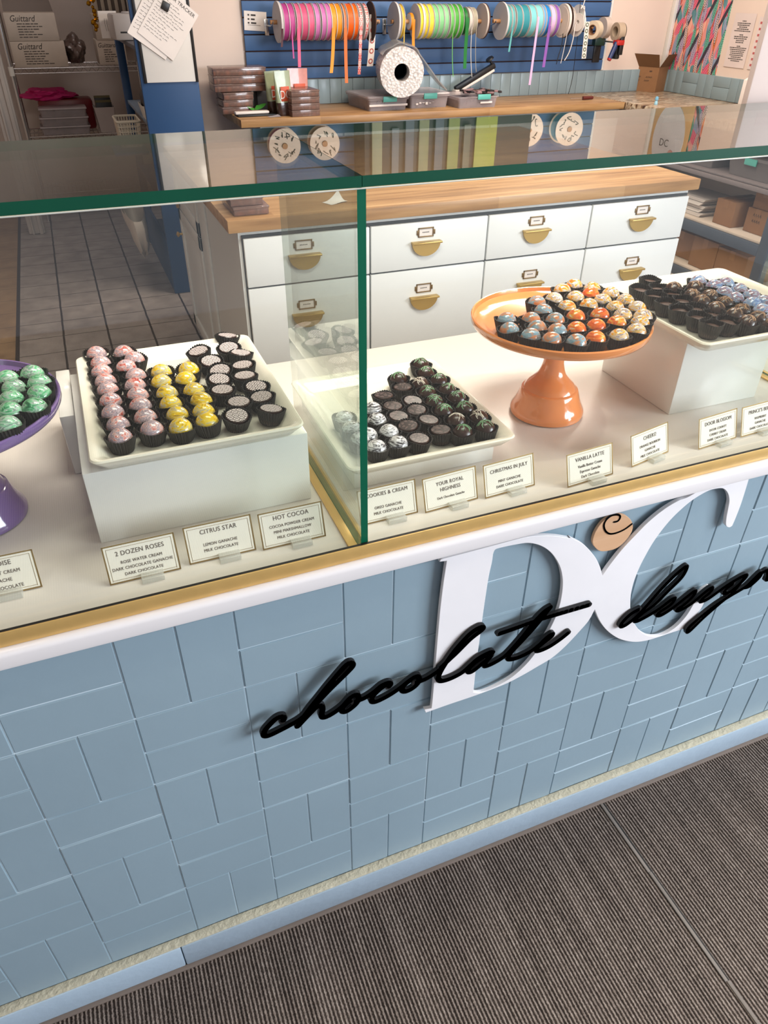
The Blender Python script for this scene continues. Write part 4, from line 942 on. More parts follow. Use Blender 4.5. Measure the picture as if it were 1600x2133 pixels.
# ---------------------------------------------------------------- ribbon spools
spoolcard = mat('grey_cardboard_flange', (206, 200, 198), 0.75, noise=(12, 0.04)); spooldark = mat('dark_brown_flange', (66, 44, 36), 0.8); spoolpale = mat('pale_flange', (222, 208, 198), 0.7); woodpeg = mat('wooden_dowel', (176, 128, 84), 0.6)
def chev_mat():
    M, nt, b_ = new_nt('red_white_chevron_ribbon'); tc = nt.nodes.new('ShaderNodeTexCoord'); ck = nt.nodes.new('ShaderNodeTexChecker'); ck.inputs['Scale'].default_value = 130
    mp = nt.nodes.new('ShaderNodeMapping'); mp.inputs['Rotation'].default_value = (0.78, 0, 0.78); nt.links.new(tc.outputs['Object'], mp.inputs[0]); nt.links.new(mp.outputs[0], ck.inputs['Vector'])
    ck.inputs['Color1'].default_value = lin((214, 70, 66)); ck.inputs['Color2'].default_value = lin((236, 206, 198)); nt.links.new(ck.outputs[0], b_.inputs['Base Color']); return M
chev = chev_mat()
YS, ZS = 4.13, 1.347
def rib(rgb): return mat('ribbon_%d_%d_%d' % rgb, rgb, 0.45, noise=(30, 0.04), spec=0.3)
def spool(px0, px1, rgb, desc, r=0.094, fl=0.100, flange=None, tail=None, yc=YS, zc=ZS, tailw=None, ff=None):
    """a spool on the rod between two photo columns; tail = (px, py) of the loose end"""
    pyc = 46
    xa = at(px0, pyc, 1, yc - r).x; xb = at(px1, pyc, 1, yc - r).x; w_ = xb - xa; xm = (xa + xb) / 2
    t = thing('ribbon_spool', desc, 'ribbon spool', (xm, yc, zc), group='ribbon spools on the slatwall rods')
    mm = chev if rgb == 'chev' else rib(rgb)
    T = Matrix.Rotation(PI / 2, 4, 'Y')
    b = MB(); h = w_ / 2 - 0.0022
    b.lathe([(0.012, -h), (r, -h), (r, h), (0.012, h)], 48, 0, T); b.build('ribbon', mm, t)
    fm = flange or spoolcard
    b = MB()
    for s_, q in ((-1, fl), (1, fl)):
        x0 = s_ * w_ / 2 - (0.002 if s_ > 0 else 0)
        b.lathe([(0.010, x0), (q, x0), (q, x0 + 0.002), (0.010, x0 + 0.002)], 48, 0, T)
    b.build('flange', fm, t)
    if tail:
        p = at(tail[0], tail[1], 1, yc - r); dx = p.x - xm; dz = p.z - zc; d0 = max(-0.6 * h, min(0.6 * h, dx)) if abs(dx) < 0.05 else dx + 0.012
        pts = [(d0, -r * math.cos(a), r * math.sin(a)) for a in (0.3, 0.15, 0.0)]
        for k in range(1, 11):
            u = k / 10; pts.append((d0 + (dx - d0) * u ** 2.2, -r - 0.0015 + 0.006 * math.sin(u * 3), dz * u))
        b = MB(); tw = tailw or min(h, 0.011); b.strip(pts, (tw, 0, 0)); b.build('ribbon_tail', mm, t)
    return t
def disc(px, r=0.104, m=None, th=0.006, desc='', yc=YS, zc=ZS):
    x = at(px, 46, 1, yc).x; T = Matrix.Translation((x, yc, zc)) @ Matrix.Rotation(PI / 2, 4, 'Y')
    b = MB(); b.lathe([(0.012, -th), (r, -th), (r, th), (0.012, th)], 56, 0, T)
    return tag(b.build('spool_flange', m or spoolcard), desc, 'ribbon spool', 'ribbon spools on the slatwall rods')
RS = [(592, 604, (178, 66, 134), 'magenta ribbon spool next to the grey end disc', None, None), (604, 616, (186, 74, 140), 'magenta ribbon spool beside the black gap', (612, 122), 0.004),
      (619, 629, (214, 96, 132), 'rose pink ribbon spool, leftmost of the three pinks', (624, 140), 0.009), (630, 643, (208, 88, 124), 'rose pink ribbon spool with white tape mark, middle pink', None, None), (644, 656, (220, 96, 130), 'rose pink ribbon spool, right of the taped pink one', None, None),
      (658, 668, (204, 118, 178), 'lilac pink ribbon spool, leftmost of three lilacs', None, None), (671, 681, (200, 112, 172), 'lilac pink ribbon spool, middle of three lilacs', None, None), (682, 692, (206, 112, 170), 'lilac pink ribbon spool touching the amber one', None, None),
      (692, 703, (232, 150, 44), 'amber yellow ribbon spool with a hanging tail', (690, 152), 0.010), (703, 714, (228, 144, 36), 'amber yellow ribbon spool without a tail', None, None),
      (717, 723, (206, 112, 52), 'burnt orange ribbon spool with the longest tail', (722, 173), 0.010), (725, 738, (236, 96, 20), 'bright orange ribbon spool beside the burnt orange one', None, None), (739, 748, (238, 100, 24), 'bright orange ribbon spool beside the chevron ones', None, None),
      (750, 757, 'chev', 'red and white chevron ribbon spool with a hanging tail', (748, 155), 0.009), (762, 769, 'chev', 'red and white chevron ribbon spool at the rod end', None, None)]
for a, c, rgb, d, tl, tw in RS: spool(a, c, rgb, d, tail=tl, tailw=tw, r=0.088, fl=0.092)
disc(579, 0.100, desc='large grey spool flange disc at left end of pink ribbons')
spool(586, 592, (70, 26, 34), 'dark maroon ribbon spool behind the grey disc', r=0.098, fl=0.094, tail=(587, 98), tailw=0.006)
disc(771, 0.100, spooldark, 0.003, 'brown spool flange disc at right end of chevron ribbons')
RS = [(838, 845, (206, 170, 60), 'thin gold yellow ribbon spool with long tail', (842, 105), 0.003), (876, 886, (240, 208, 56), 'yellow ribbon spool, leftmost of three yellows', None, None), (887, 894, (238, 204, 60), 'yellow ribbon spool, middle of three yellows', None, None), (895, 905, (244, 208, 70), 'yellow ribbon spool beside the mint ones', None, None),
      (906, 915, (124, 190, 128), 'mint green ribbon spool, leftmost of three mints', None, None), (916, 926, (128, 192, 132), 'mint green ribbon spool, middle of three mints', None, None), (927, 936, (134, 194, 138), 'mint green ribbon spool, right of three mints', None, None),
      (939, 947, (106, 180, 92), 'leaf green ribbon spool with a dark thread hanging', (944, 160), 0.002), (948, 957, (72, 156, 54), 'grass green ribbon spool, left of the pair', None, None), (958, 967, (66, 150, 50), 'grass green ribbon spool, right of the pair', None, None)]
for a, c, rgb, d, tl, tw in RS: spool(a, c, rgb, d, tail=tl, tailw=tw, r=0.086, fl=0.090)
disc(821, 0.098, desc='grey spool flange disc left of the amber roll, wooden peg')
disc(872, 0.092, desc='grey spool flange disc beside the yellow ribbons')
spool(857, 864, (228, 140, 30), 'small amber ribbon roll left of the yellow spools', r=0.044, fl=0.040, tail=(862, 110), tailw=0.009)
spool(969, 976, (30, 112, 46), 'dark green ribbon spool with a sage tail', r=0.070, fl=0.05, tail=(968, 143), tailw=0.011)
spool(978, 986, (196, 190, 180), 'white plastic thread spool beside the dark green ribbon', r=0.068, fl=0.075, flange=spoolpale, tail=(983, 160), tailw=0.002)
spool(987, 996, (160, 152, 132), 'sage grey thread spool before the large brown edged disc', r=0.072, fl=0.070, tail=(992, 150), tailw=0.0015)
disc(1003, 0.092, mat('grey_brown_flange', (190, 176, 166), 0.75), desc='large grey disc with brown edge at end of green ribbons'); disc(1006, 0.0935, spooldark, 0.003, 'brown cardboard disc at right end of green ribbons')
RS = [(1060, 1067, (88, 160, 158), 'thin teal ribbon spool beside the grey disc', None, None), (1068, 1074, (92, 164, 164), 'thin teal ribbon spool with short tail', (1060, 108), 0.006), (1077, 1089, (64, 146, 152), 'teal ribbon spool, left of the two wide teals', None, None), (1090, 1104, (56, 140, 150), 'teal ribbon spool, right of the two wide teals', None, None),
      (1106, 1118, (120, 194, 196), 'aqua ribbon spool with a thread across it', None, None), (1119, 1132, (132, 200, 200), 'aqua ribbon spool beside the sky blue one', None, None), (1133, 1138, (96, 160, 214), 'sky blue ribbon spool beside the aqua ones', None, None), (1139, 1148, (36, 128, 196), 'vivid blue ribbon spool beside the lilac one', None, None),
      (1149, 1158, (216, 178, 214), 'pale lilac ribbon spool with long hanging tail', (1103, 177), 0.008), (1159, 1167, (138, 88, 168), 'purple ribbon spool with short hanging tail', (1132, 140), 0.010)]
for a, c, rgb, d, tl, tw in RS: spool(a, c, rgb, d, tail=tl, tailw=tw, r=0.084, fl=0.088)
disc(1043, 0.100, desc='grey spool flange disc left of the teal ribbons, wooden dowel')
disc(1172, 0.092, spoolpale, 0.008, 'pale pink cardboard disc at right end of purple ribbon'); disc(1177, 0.094, spooldark, 0.003, 'brown cardboard disc right of the pale pink one')
spool(1182, 1198, (206, 200, 196), 'shiny clear ribbon spool with black cord hanging', r=0.070, fl=0.078, flange=spoolpale, tail=(1168, 132), tailw=0.002)
disc(1202, 0.088, mat('white_plastic_flange', (236, 230, 224), 0.4), 0.003, 'white plastic spool disc beside the sticker roll')
# rods and brackets
for (pa, pb, d) in ((563, 790, 'wooden rod with metal bracket holding the pink spools'), (815, 1010, 'wooden rod with metal bracket holding the green spools'), (1027, 1215, 'wooden rod with metal bracket holding the teal spools')):
    xa = at(pa, 46, 1, YS).x; xb = at(pb, 46, 1, YS).x
    t = thing('spool_rod', d, 'rod', (0, 0, 0), group='spool rods on the slatwall')
    b = MB(); b.cyl((xa, YS, ZS), (xb, YS, ZS), 0.011); b.build('dowel', woodpeg, t)
    for xx in (xa + 0.012, xb - 0.012):
        b = MB(); b.tube([(xx, 4.28, ZS - 0.02), (xx, YS + 0.03, ZS - 0.02), (xx, YS, ZS - 0.012), (xx, YS - 0.018, ZS + 0.002)], 0.004); b.bbox(xx - 0.012, xx + 0.012, 4.268, 4.277, ZS - 0.07, ZS + 0.01, 0.001); b.build('bracket', chrome, t)
# sticker rolls
def sticker_strip(name, label, pts, wv, bg, dots, n, ro=0.0):
    b = MB(); b.strip(pts, wv, 0.0006)
    wv = Vector(wv); L_ = len(pts)
    for k in range(n):
        u = (k + 0.5) / n * (L_ - 1); i = int(u); f_ = u - i; c = Vector(pts[i]).lerp(Vector(pts[min(i + 1, L_ - 1)]), f_)
        t_ = (Vector(pts[min(i + 1, L_ - 1)]) - Vector(pts[i])).normalized(); nn = wv.cross(t_).normalized()
        if nn.y > 0: nn = -nn
        r_ = wv.length * 0.72
        for rr, mi, off in ((r_, 1, 0.0010), (r_ * 0.55, 0, 0.0014)):
            v = [tuple(c + nn * off + wv.normalized() * rr * math.cos(2 * PI * q / 14) + t_ * rr * math.sin(2 * PI * q / 14)) for q in range(14)]; b.add(v, [tuple(range(14))], mi)
    return tag(b.build(name, [bg, dots]), label, 'stickers')
p0 = at(777, 30, 1, 4.1); p1 = at(770, 138, 1, 4.1)
sticker_strip('sticker_strip', 'white strip of round red stickers hanging right of chevron ribbon', [(p0.x + (p1.x - p0.x) * u * u, 4.1 + 0.004 * math.sin(5 * u), p0.z + (p1.z - p0.z) * u) for u in [k / 10 for k in range(11)]], (0.020, 0, 0), paperw, mat('red_sticker', (176, 84, 74), 0.6), 5)
p0 = at(1224, 45, 1, 4.08); p1 = at(1216, 122, 1, 4.08)
sticker_strip('sticker_strip', 'white strip of round green stickers hanging from the roll', [(p0.x + (p1.x - p0.x) * u, 4.08, p0.z + (p1.z - p0.z) * u) for u in [k / 10 for k in range(11)]], (0.017, 0, 0), paperw, mat('green_sticker', (78, 92, 62), 0.6), 6)
t = thing('sticker_roll', 'cream sticker roll with open cardboard core at the slatwall edge', 'stickers', tuple(at(1238, 62, 1, 4.13)), (0, 0, 0.5))
b = MB(); T = Matrix.Rotation(PI / 2, 4, 'Y'); b.lathe([(0.030, -0.03), (0.052, -0.03), (0.052, 0.03), (0.030, 0.03), (0.030, -0.03)], 40, 0, T); b.build('label_coil', mat('cream_label_coil', (214, 196, 170), 0.6), t)
b = MB(); b.lathe([(0.026, -0.031), (0.030, -0.031), (0.030, 0.031), (0.026, 0.031), (0.026, -0.031)], 32, 0, T); b.build('cardboard_core', card, t)
b = MB(); b.cyl((-0.02, 0.0, 0.012), (0.06, 0.125, 0.012), 0.006); b.build('wooden_peg', woodpeg, t)
t = thing('sticker_roll', 'small white roll of pale green round stickers beside clear spool', 'stickers', tuple(at(1206, 46, 1, 4.1)), (0, 0, 0.25))
b = MB(); b.lathe([(0.012, -0.012), (0.05, -0.012), (0.05, 0.012), (0.012, 0.012), (0.012, -0.012)], 32, 0, T); b.build('label_coil', paperw, t)
b = MB()
for k in range(7):
    a = PI * 0.6 + k * 0.33; c = Vector((0, 0.0507 * math.cos(a), 0.0507 * math.sin(a))); tt = Vector((0, -math.sin(a), math.cos(a)))
    b.add([tuple(c * 1.005 + Vector((0.008 * math.cos(q), 0, 0)) + tt * 0.008 * math.sin(q)) for q in [2 * PI * j / 12 for j in range(12)]], [tuple(range(12))])
b.build('round_stickers', mat('pale_green_sticker', (150, 184, 164), 0.6), t)
# tape guns hanging at the edge of the slatwall
t = thing('tape_gun', 'red and blue packing tape gun with clear tape at slatwall edge', 'tape gun', tuple(at(1288, 66, 1, 4.06)))
b = MB(); b.lathe([(0.030, -0.025), (0.052, -0.025), (0.052, 0.025), (0.030, 0.025), (0.030, -0.025)], 36, 0, T); b.build('tape_roll', mat('tan_packing_tape', (178, 158, 136), 0.25), t)
b = MB(); b.lathe([(0.0001, 0.026), (0.050, 0.026), (0.050, 0.031), (0.0001, 0.031)], 24, 0, T); b.bbox(0.0, 0.03, -0.045, -0.03, -0.13, -0.02, 0.004); b.bbox(-0.005, 0.03, -0.02, 0.03, -0.155, -0.06, 0.008); b.build('side_plate', black, t)
b = MB(); b.bbox(-0.03, 0.03, -0.05, 0.0, -0.075, -0.045, 0.006); b.build('red_frame', mat('red_plastic', (176, 34, 28), 0.35), t)
b = MB(); b.cyl((-0.02, -0.03, -0.06), (-0.065, -0.04, -0.15), 0.016, 0.014, 14); b.build('handle_grip', mat('dark_blue_plastic', (34, 50, 96), 0.4), t)
b = MB(); b.cyl((-0.065, -0.04, -0.15), (-0.069, -0.041, -0.158), 0.015, 0.013, 14); b.build('handle_cap', MATS['red_plastic'], t)
t = thing('tape_roll', 'pale tape roll in dark green holder behind the tape gun', 'tape', tuple(at(1259, 58, 1, 4.20)))
b = MB(); b.lathe([(0.02, -0.022), (0.062, -0.022), (0.062, 0.022), (0.02, 0.022), (0.02, -0.022)], 36, 0, T); b.build('tape_coil', mat('pale_tape', (200, 184, 172), 0.3), t)
b = MB(); b.bbox(-0.07, 0.01, -0.02, 0.02, -0.10, -0.055, 0.004); b.build('green_holder', mat('dark_green_plastic', (26, 54, 44), 0.4), t)
b = MB(); b.cyl((-0.03, 0.0, -0.03), (-0.03, 0.076, -0.03), 0.005); b.build('wall_hook', chrome, t)
b = MB(); b.bbox(-0.055, 0.0, 0.0, 0.012, -0.20, -0.10, 0.003); b.build('black_blade_guard', black, t)
t = [o for o in bpy.data.objects if o.name.startswith('tape_gun')][0]; b = MB(); b.cyl((0, 0.02, -0.06), (0, 0.238, -0.06), 0.005); b.build('wall_hook', chrome, t)
# white note card pinned left of the spools
p = at(532, 44, 1, 4.272)
t = thing('note_card', 'white handwritten note card pinned on slatwall left of spools', 'note', (p.x, 4.272, p.z), (0, 0.06, 0))
b = MB(); b.box(-0.066, 0.066, 0, 0.001, -0.047, 0.047); b.build('card', paperw, t)
b = MB()
for k, (w_, z) in enumerate(((0.020, 0.028), (0.016, 0.008), (0.022, -0.010))): b.bbox(-0.045, -0.035, -0.0012, 0, z - 0.004, z + 0.004, 0.0004); b.bbox(-0.026, -0.026 + w_ * 1.4, -0.0012, 0, z - 0.004, z + 0.004, 0.0004)
b.box(-0.045, 0.03, -0.001, 0, -0.021, -0.0195); b.build('handwriting', ink, t)
# loose cords hanging on the slatwall
def cord(name, label, pts, r, m): 
    b = MB(); b.tube(catmull([tuple(p) for p in pts], 6), r, 6); return tag(b.build(name, m), label, 'string')
cord('hanging_string', 'thin black cord hanging down the slatwall to the worktop', [at(1211, -20, 1, 4.10), at(1205, 60, 1, 4.10), at(1198, 120, 1, 4.12), at(1192, 165, 1, 4.15), (lambda q: q)(at(1184, 196, 2, 0.916))], 0.0018, black)
cord('hanging_string', 'white knotted ribbon cord looped over the sticker rolls', [at(1224, -20, 1, 4.06), at(1216, 8, 1, 4.06), at(1210, 18, 1, 4.06), at(1218, 14, 1, 4.05), at(1214, 45, 1, 4.06)], 0.003, paperw)
cord('hanging_string', 'white ribbon curling down from the white spool disc', [at(1198, 50, 1, 4.04), at(1194, 80, 1, 4.04), at(1186, 108, 1, 4.05), at(1176, 126, 1, 4.06)], 0.003, paperw)
cord('hanging_string', 'short black cord hanging below the clear spool', [at(1173, 70, 1, 4.05), at(1170, 95, 1, 4.05), at(1163, 118, 1, 4.05), at(1159, 134, 1, 4.05)], 0.0026, black)

# ---------------------------------------------------------------- things on the wall counter
ZC = 0.9102
# long stacked chocolate boxes
q = rbox(463, 533, 190, 238, ZC)
for k, (nm) in enumerate(('bottom', 'middle', 'top')):
    choc_box('small clear chocolate box, %s of the stack at counter left end' % nm, q[0] + 0.004 * k, q[1] - 0.02 + 0.004 * k, q[2] + 0.01, q[2] + 0.17, ZC + 0.036 * k, ZC + 0.036 * k + 0.0352, 0.03 * k)
y_ = q[2] + 0.03
for k in range(3):
    a = at(447, 180, 1, y_).x; c = at(556, 180, 1, y_).x; z0 = ZC + 0.110 + 0.040 * k
    choc_box('long clear chocolate box, %s of the wide stack by slatwall' % ('bottom', 'middle', 'top')[k], a, c, y_, y_ + 0.16, z0, z0 + 0.039)
b = MB(); b.bbox(at(535, 210, 1, y_ + 0.10).x, at(560, 210, 1, y_ + 0.1).x + 0.02, y_ + 0.08, y_ + 0.18, ZC, ZC + 0.108, 0.004)
tag(b.build('grey_box', mat('grey_card_box', (84, 86, 90), 0.7)), 'plain grey box supporting the wide chocolate box stack', 'box')
q = rbox(606, 658, 198, 243, ZC)
for k in range(4):
    choc_box('brown striped chocolate box, %s of stack beside the pouches' % ('bottom', 'second', 'third', 'top')[k], q[0], q[1] + 0.02, q[2], q[2] + 0.19, ZC + 0.033 * k, ZC + 0.033 * k + 0.0322, 0.05)
# pouches
foilm = glass_mat('clear_pouch_film', (0.90, 0.88, 0.84), 0.12, 0.15, haze=0.2, hazecol=(200, 196, 180))
def pouch(label, px0, px1, pyt, pyb, top, dark, ry=0.0, dy=0.0):
    a = at((px0 + px1) / 2, pyb, 2, ZC); y = a.y + dy; x0 = at(px0, (pyt + pyb) / 2, 1, y).x; x1 = at(px1, (pyt + pyb) / 2, 1, y).x; zt = at((px0 + px1) / 2, pyt, 1, y).z
    h = zt - ZC; hw = (x1 - x0) / 2
    t = thing('snack_pouch', label, 'bag', ((x0 + x1) / 2, y, ZC), (0, ry, 0.1), 'stand up pouches on the wall counter')
    rings = []
    for (u, wd, dp) in ((0.0, 0.86, 0.028), (0.06, 0.95, 0.032), (0.3, 0.97, 0.024), (0.6, 1.0, 0.012), (0.88, 1.0, 0.004), (1.0, 1.0, 0.002)):
        rings.append(rrect(0, 0, hw * wd, dp, min(dp * 0.95, 0.02), h * u, 4))
    b = MB(); b.loft(rings[2:], 0, True, True, True); b.build('pouch_film', top, t)
    b = MB(); b.loft([rings[0], rings[1], rings[2]], 0, True); b.build('chocolate_fill', dark, t)
    b = MB(); b.bbox(-hw * 0.48, hw * 0.62, -0.0250, -0.0225, h * 0.33, h * 0.66, 0.001); o = b.build('orange_label', mat('orange_paper_label', (196, 82, 50), 0.5), t)
    bb = MB(); add_text(bb, 'DC', h * 0.27, Matrix.Translation((hw * 0.07, -0.0253, h * 0.47)) @ FACE_FRONT, 0.75); bb.build('lettering', paperw, o)
sage = mat('sage_green_pouch', (150, 160, 128), 0.35, coat=0.4, noise=(20, 0.15)); rosy = mat('rosy_pouch', (196, 130, 120), 0.35, coat=0.4, noise=(20, 0.2)); darkfill = mat('dark_bag_fill', (58, 36, 30), 0.3, coat=0.4, noise=(30, 0.3))
pouch('rosy pink clear pouch with orange label behind the green pouches', 598, 641, 142, 235, rosy, rosy, 0.02, 0.05)
pouch('sage green pouch with orange label, the left and rear one', 556, 590, 147, 236, sage, darkfill, -0.05, 0.02)
pouch('sage green pouch with orange label reading DC, standing in front', 574, 608, 147, 240, sage, darkfill, -0.03)
a = at(525, 241, 2, ZC)
b = MB(); b.bbox(-0.10, 0.10, -0.022, 0.022, 0.0, 0.016, 0.008); o = b.build('white_eraser', mat('white_plastic', (226, 214, 206), 0.4)); o.location = (a.x, a.y, ZC + 0.009); o.rotation_euler = (0, 0, 0.04); tag(o, 'long white rounded tool lying on a black pad at counter left', 'tool')
b = MB(); b.bbox(-0.11, 0.12, -0.04, 0.05, 0, 0.008, 0.002); o = b.build('black_pad', black); o.location = (a.x + 0.02, a.y, ZC); o.rotation_euler = (0, 0, 0.04); tag(o, 'flat black pad under the long white tool', 'pad')
loose_paper('paper_card', 'small grey card lying beside the white tool', at(572, 243, 2, ZC).x, at(572, 243, 2, ZC).y, ZC, 0.07, 0.05, 0.1, 0.003, 'paper', mat('grey_card', (176, 166, 170), 0.7))
a = at(531, 228, 2, ZC + 0.02)
t = thing('artificial_leaf', 'bright green artificial leaf sprig beside the small chocolate boxes', 'leaf', tuple(a))
leafm = mat('bright_green_leaf', (70, 150, 54), 0.5)
for k, (ang, L_) in enumerate(((0.25, 0.075), (2.9, 0.045), (0.9, 0.05))):
    b = MB(); v = []
    for i in range(9):
        u = i / 8; w_ = 0.013 * math.sin(PI * u) + 0.0005; c = Vector((math.cos(ang), math.sin(ang) * 0.3, 0.35)) * L_ * u
        v += [(c.x, c.y - w_, c.z - w_ * 0.6), (c.x, c.y + w_, c.z + w_ * 0.6), (c.x, c.y + w_ , c.z + w_ * 0.6 + 0.001), (c.x, c.y - w_, c.z - w_ * 0.6 + 0.001)]
    b.loft([v[i * 4:i * 4 + 4] for i in range(9)], 0, True); b.build('leaf', leafm, t)
b = MB(); b.tube([(-0.05, 0, -0.018), (0, 0, -0.01), (0.02, 0, 0)], 0.002); b.build('stem', leafm, t)
a = at(556, 218, 2, ZC + 0.02); b = MB(); bm = bmesh.new(); bmesh.ops.create_icosphere(bm, subdivisions=3, radius=0.028)
rn = random.Random(4)
for vv in bm.verts: vv.co *= 1 + 0.12 * rn.uniform(-1, 1)
bm.verts.index_update(); b.add([v_.co[:] for v_ in bm.verts], [[v_.index for v_ in f.verts] for f in bm.faces], 0, False); bm.free()
o = b.build('moss_ball', mat('dark_moss', (48, 56, 26), 0.9)); o.location = (a.x, a.y + 0.02, ZC + 0.034); tag(o, 'dark green moss ball between boxes and green pouch', 'decoration')

# clear latch boxes
teal = mat('teal_latch', (92, 178, 166), 0.4); greyfill = mat('dark_stored_items', (104, 94, 100), 0.8, noise=(40, 0.35))
def latch_box(label, px0, px1, pyt, pyb, depth, rz, latch, open_=False, note=None):
    a = at((px0 + px1) / 2, pyb, 2, ZC); y = a.y; x0 = at(px0, pyb - 5, 1, y).x; x1 = at(px1, pyb - 5, 1, y).x; h = at((px0 + px1) / 2, pyt, 1, y).z - ZC
    w_ = x1 - x0; t = thing('storage_box', label, 'storage box', (x0, y, ZC), (0, 0, rz), 'clear storage boxes with teal latches')
    b = MB(); b.loft([rrect(w_ / 2, depth / 2, w_ / 2 * s_, depth / 2 * s_, 0.015, z) for s_, z in ((0.93, 0.0), (0.97, h * 0.6), (0.98, h * 0.72))], 0, True, True, False)
    b.loft([rrect(w_ / 2, depth / 2, w_ / 2 * s_, depth / 2 * s_, 0.015, z) for s_, z in ((1.0, h * 0.72), (1.03, h * 0.74), (1.03, h * 0.80), (1.0, h * 0.82))], 0, True, False, False)
    b.build('clear_tub', clearp, t)
    b = MB(); b.loft([rrect(w_ / 2, depth / 2, w_ / 2 * 0.90, depth / 2 * 0.90, 0.012, z) for z in (0.004, h * 0.55)], 0, False); b.build('stored_contents', greyfill, t)
    if not open_:
        b = MB(); b.loft([rrect(w_ / 2, depth / 2, w_ / 2 * s_, depth / 2 * s_, 0.015, z) for s_, z in ((1.04, h * 0.83), (1.05, h * 0.90), (1.02, h * 0.985), (0.8, h))], 0, True); b.build('clear_lid', clearp, t)
    b = MB(); b.bbox(w_ * latch - 0.045, w_ * latch + 0.045, -0.012, -0.004, h * 0.60, h * 0.98, 0.003); b.build('teal_latch', teal, t)
    if note:
        b = MB()
        if note == 'scribble':
            for k in range(6): b.bbox(w_ * 0.15 + k * 0.022, w_ * 0.15 + k * 0.022 + 0.016, 0.0, 0.004, h * (0.22 + 0.08 * (k % 3)), h * (0.34 + 0.06 * (k % 2)), 0.001)
        else: b.bbox(w_ * note[0], w_ * note[1], 0.0, 0.004, h * 0.30, h * 0.45, 0.002)
        b.build('white_label', paperw, t)
    return t
latch_box('clear storage box with teal latch below bubble wrap, leftmost', 768, 852, 200, 231, 0.36, 0.04, 0.52, note=(0.02, 0.98))
latch_box('clear storage box with teal latch, middle of the three', 854, 936, 193, 225, 0.30, 0.02, 0.5, note='scribble')
latch_box('open clear storage box with teal latch below heat sealer', 955, 1038, 196, 225, 0.30, 0.02, 0.62, True, (0.55, 0.85))
# stored pieces in the open box
a = at(1000, 196, 1, 4.0)
b = MB(); rn = random.Random(9)
for k in range(26):
    x_, y2, r_ = rn.uniform(-0.11, 0.12), rn.uniform(-0.09, 0.09), rn.uniform(0, 3)
    T2 = Matrix.Translation((a.x + x_, 3.99 + y2, ZC + 0.062 + rn.uniform(0, 0.012))) @ Matrix.Rotation(r_, 4, 'Z')
    b.bbox(-0.02, 0.02, -0.012, 0.012, 0, 0.010, 0.003, k % 2, T2)
o = b.build('packaging_scraps', [mat('mauve_scrap', (150, 118, 120), 0.6), mat('black_scrap', (34, 26, 28), 0.6)]); o['kind'] = 'stuff'; tag(o, 'mauve and black packaging scraps heaped in the open storage box', 'scraps')
# bubble wrap roll
def bubble_mat():
    M, nt, b_ = new_nt('bubble_wrap'); tc = nt.nodes.new('ShaderNodeTexCoord'); v_ = nt.nodes.new('ShaderNodeTexVoronoi'); v_.inputs['Scale'].default_value = 85; nt.links.new(tc.outputs['Object'], v_.inputs['Vector'])
    nt.links.new(ramp(nt, v_.outputs['Distance'], [(0.0, (244, 236, 232)), (0.5, (222, 214, 210)), (0.9, (176, 170, 168))]), b_.inputs['Base Color']); b_.inputs['Roughness'].default_value = 0.2
    bp = nt.nodes.new('ShaderNodeBump'); bp.inputs['Strength'].default_value = 0.7; bp.inputs['Distance'].default_value = 0.004; nt.links.new(v_.outputs['Distance'], bp.inputs['Height']); nt.links.new(bp.outputs[0], b_.inputs['Normal']); return M
bub = bubble_mat(); bubc = glass_mat('bubble_wrap_sheet', (0.84, 0.84, 0.84), 0.15, 0.2, haze=0.22, hazecol=(196, 194, 192))
c = at(831, 151, 1, 3.93); R = (at(872, 151, 1, 3.93).x - at(790, 151, 1, 3.93).x) / 2
t = thing('bubble_wrap_roll', 'large bubble wrap roll resting on the storage boxes', 'bubble wrap', (c.x, c.y, c.z + 0.012), (0, 0, -0.28))
Ty = Matrix.Rotation(PI / 2, 4, 'X')
b = MB(); rn = random.Random(2); n = 72; prof = [(0.045, -0.15), (R * 0.97, -0.15), (R, -0.14), (R, 0.15), (0.045, 0.15)]; rings = []
for (r_, z) in prof:
    rings.append([(r_ * (1 + (0.012 * math.sin(7 * 2 * PI * k / n) + 0.012 * rn.uniform(-1, 1) if r_ > 0.1 else 0)) * math.cos(2 * PI * k / n), r_ * math.sin(2 * PI * k / n), z) for k in range(n)])
b.loft([[tuple(Ty @ Vector(p)) for p in rg] for rg in rings + [rings[0]]], 0, False, False, False); b.build('wound_bubble_wrap', bub, t)
b = MB(); b.lathe([(0.0, -0.145), (0.044, -0.145), (0.046, 0.15)], 32, 0, Ty); b.build('roll_core', mat('dark_navy_core', (26, 36, 52), 0.8), t)
b = MB(); rn = random.Random(5); pts = []
for k in range(22):
    a_ = 2.5 - k * 0.14; rr = R * (1.10 + 0.03 * math.sin(k * 1.3)); pts.append((rr * math.cos(a_), 0, rr * math.sin(a_)))
pts += [(R * 1.55, 0, -R * 0.35), (R * 1.95, 0, -R * 0.62), (R * 1.8, 0, -R * 0.9)]
pts = [(p[0] + (0.0 if i > 20 else 0), 0.02, max(p[2], -R * 0.95)) for i, p in enumerate(pts[:14])] + [(R * 1.35, 0.02, 0.1 * R), (R * 1.75, 0.02, -0.35 * R), (R * 2.15, 0.02, -0.72 * R)]
b.strip(catmull(pts, 3), (0, 0.15, 0), 0.003); b.build('loose_wrap_sheet', bubc, t)
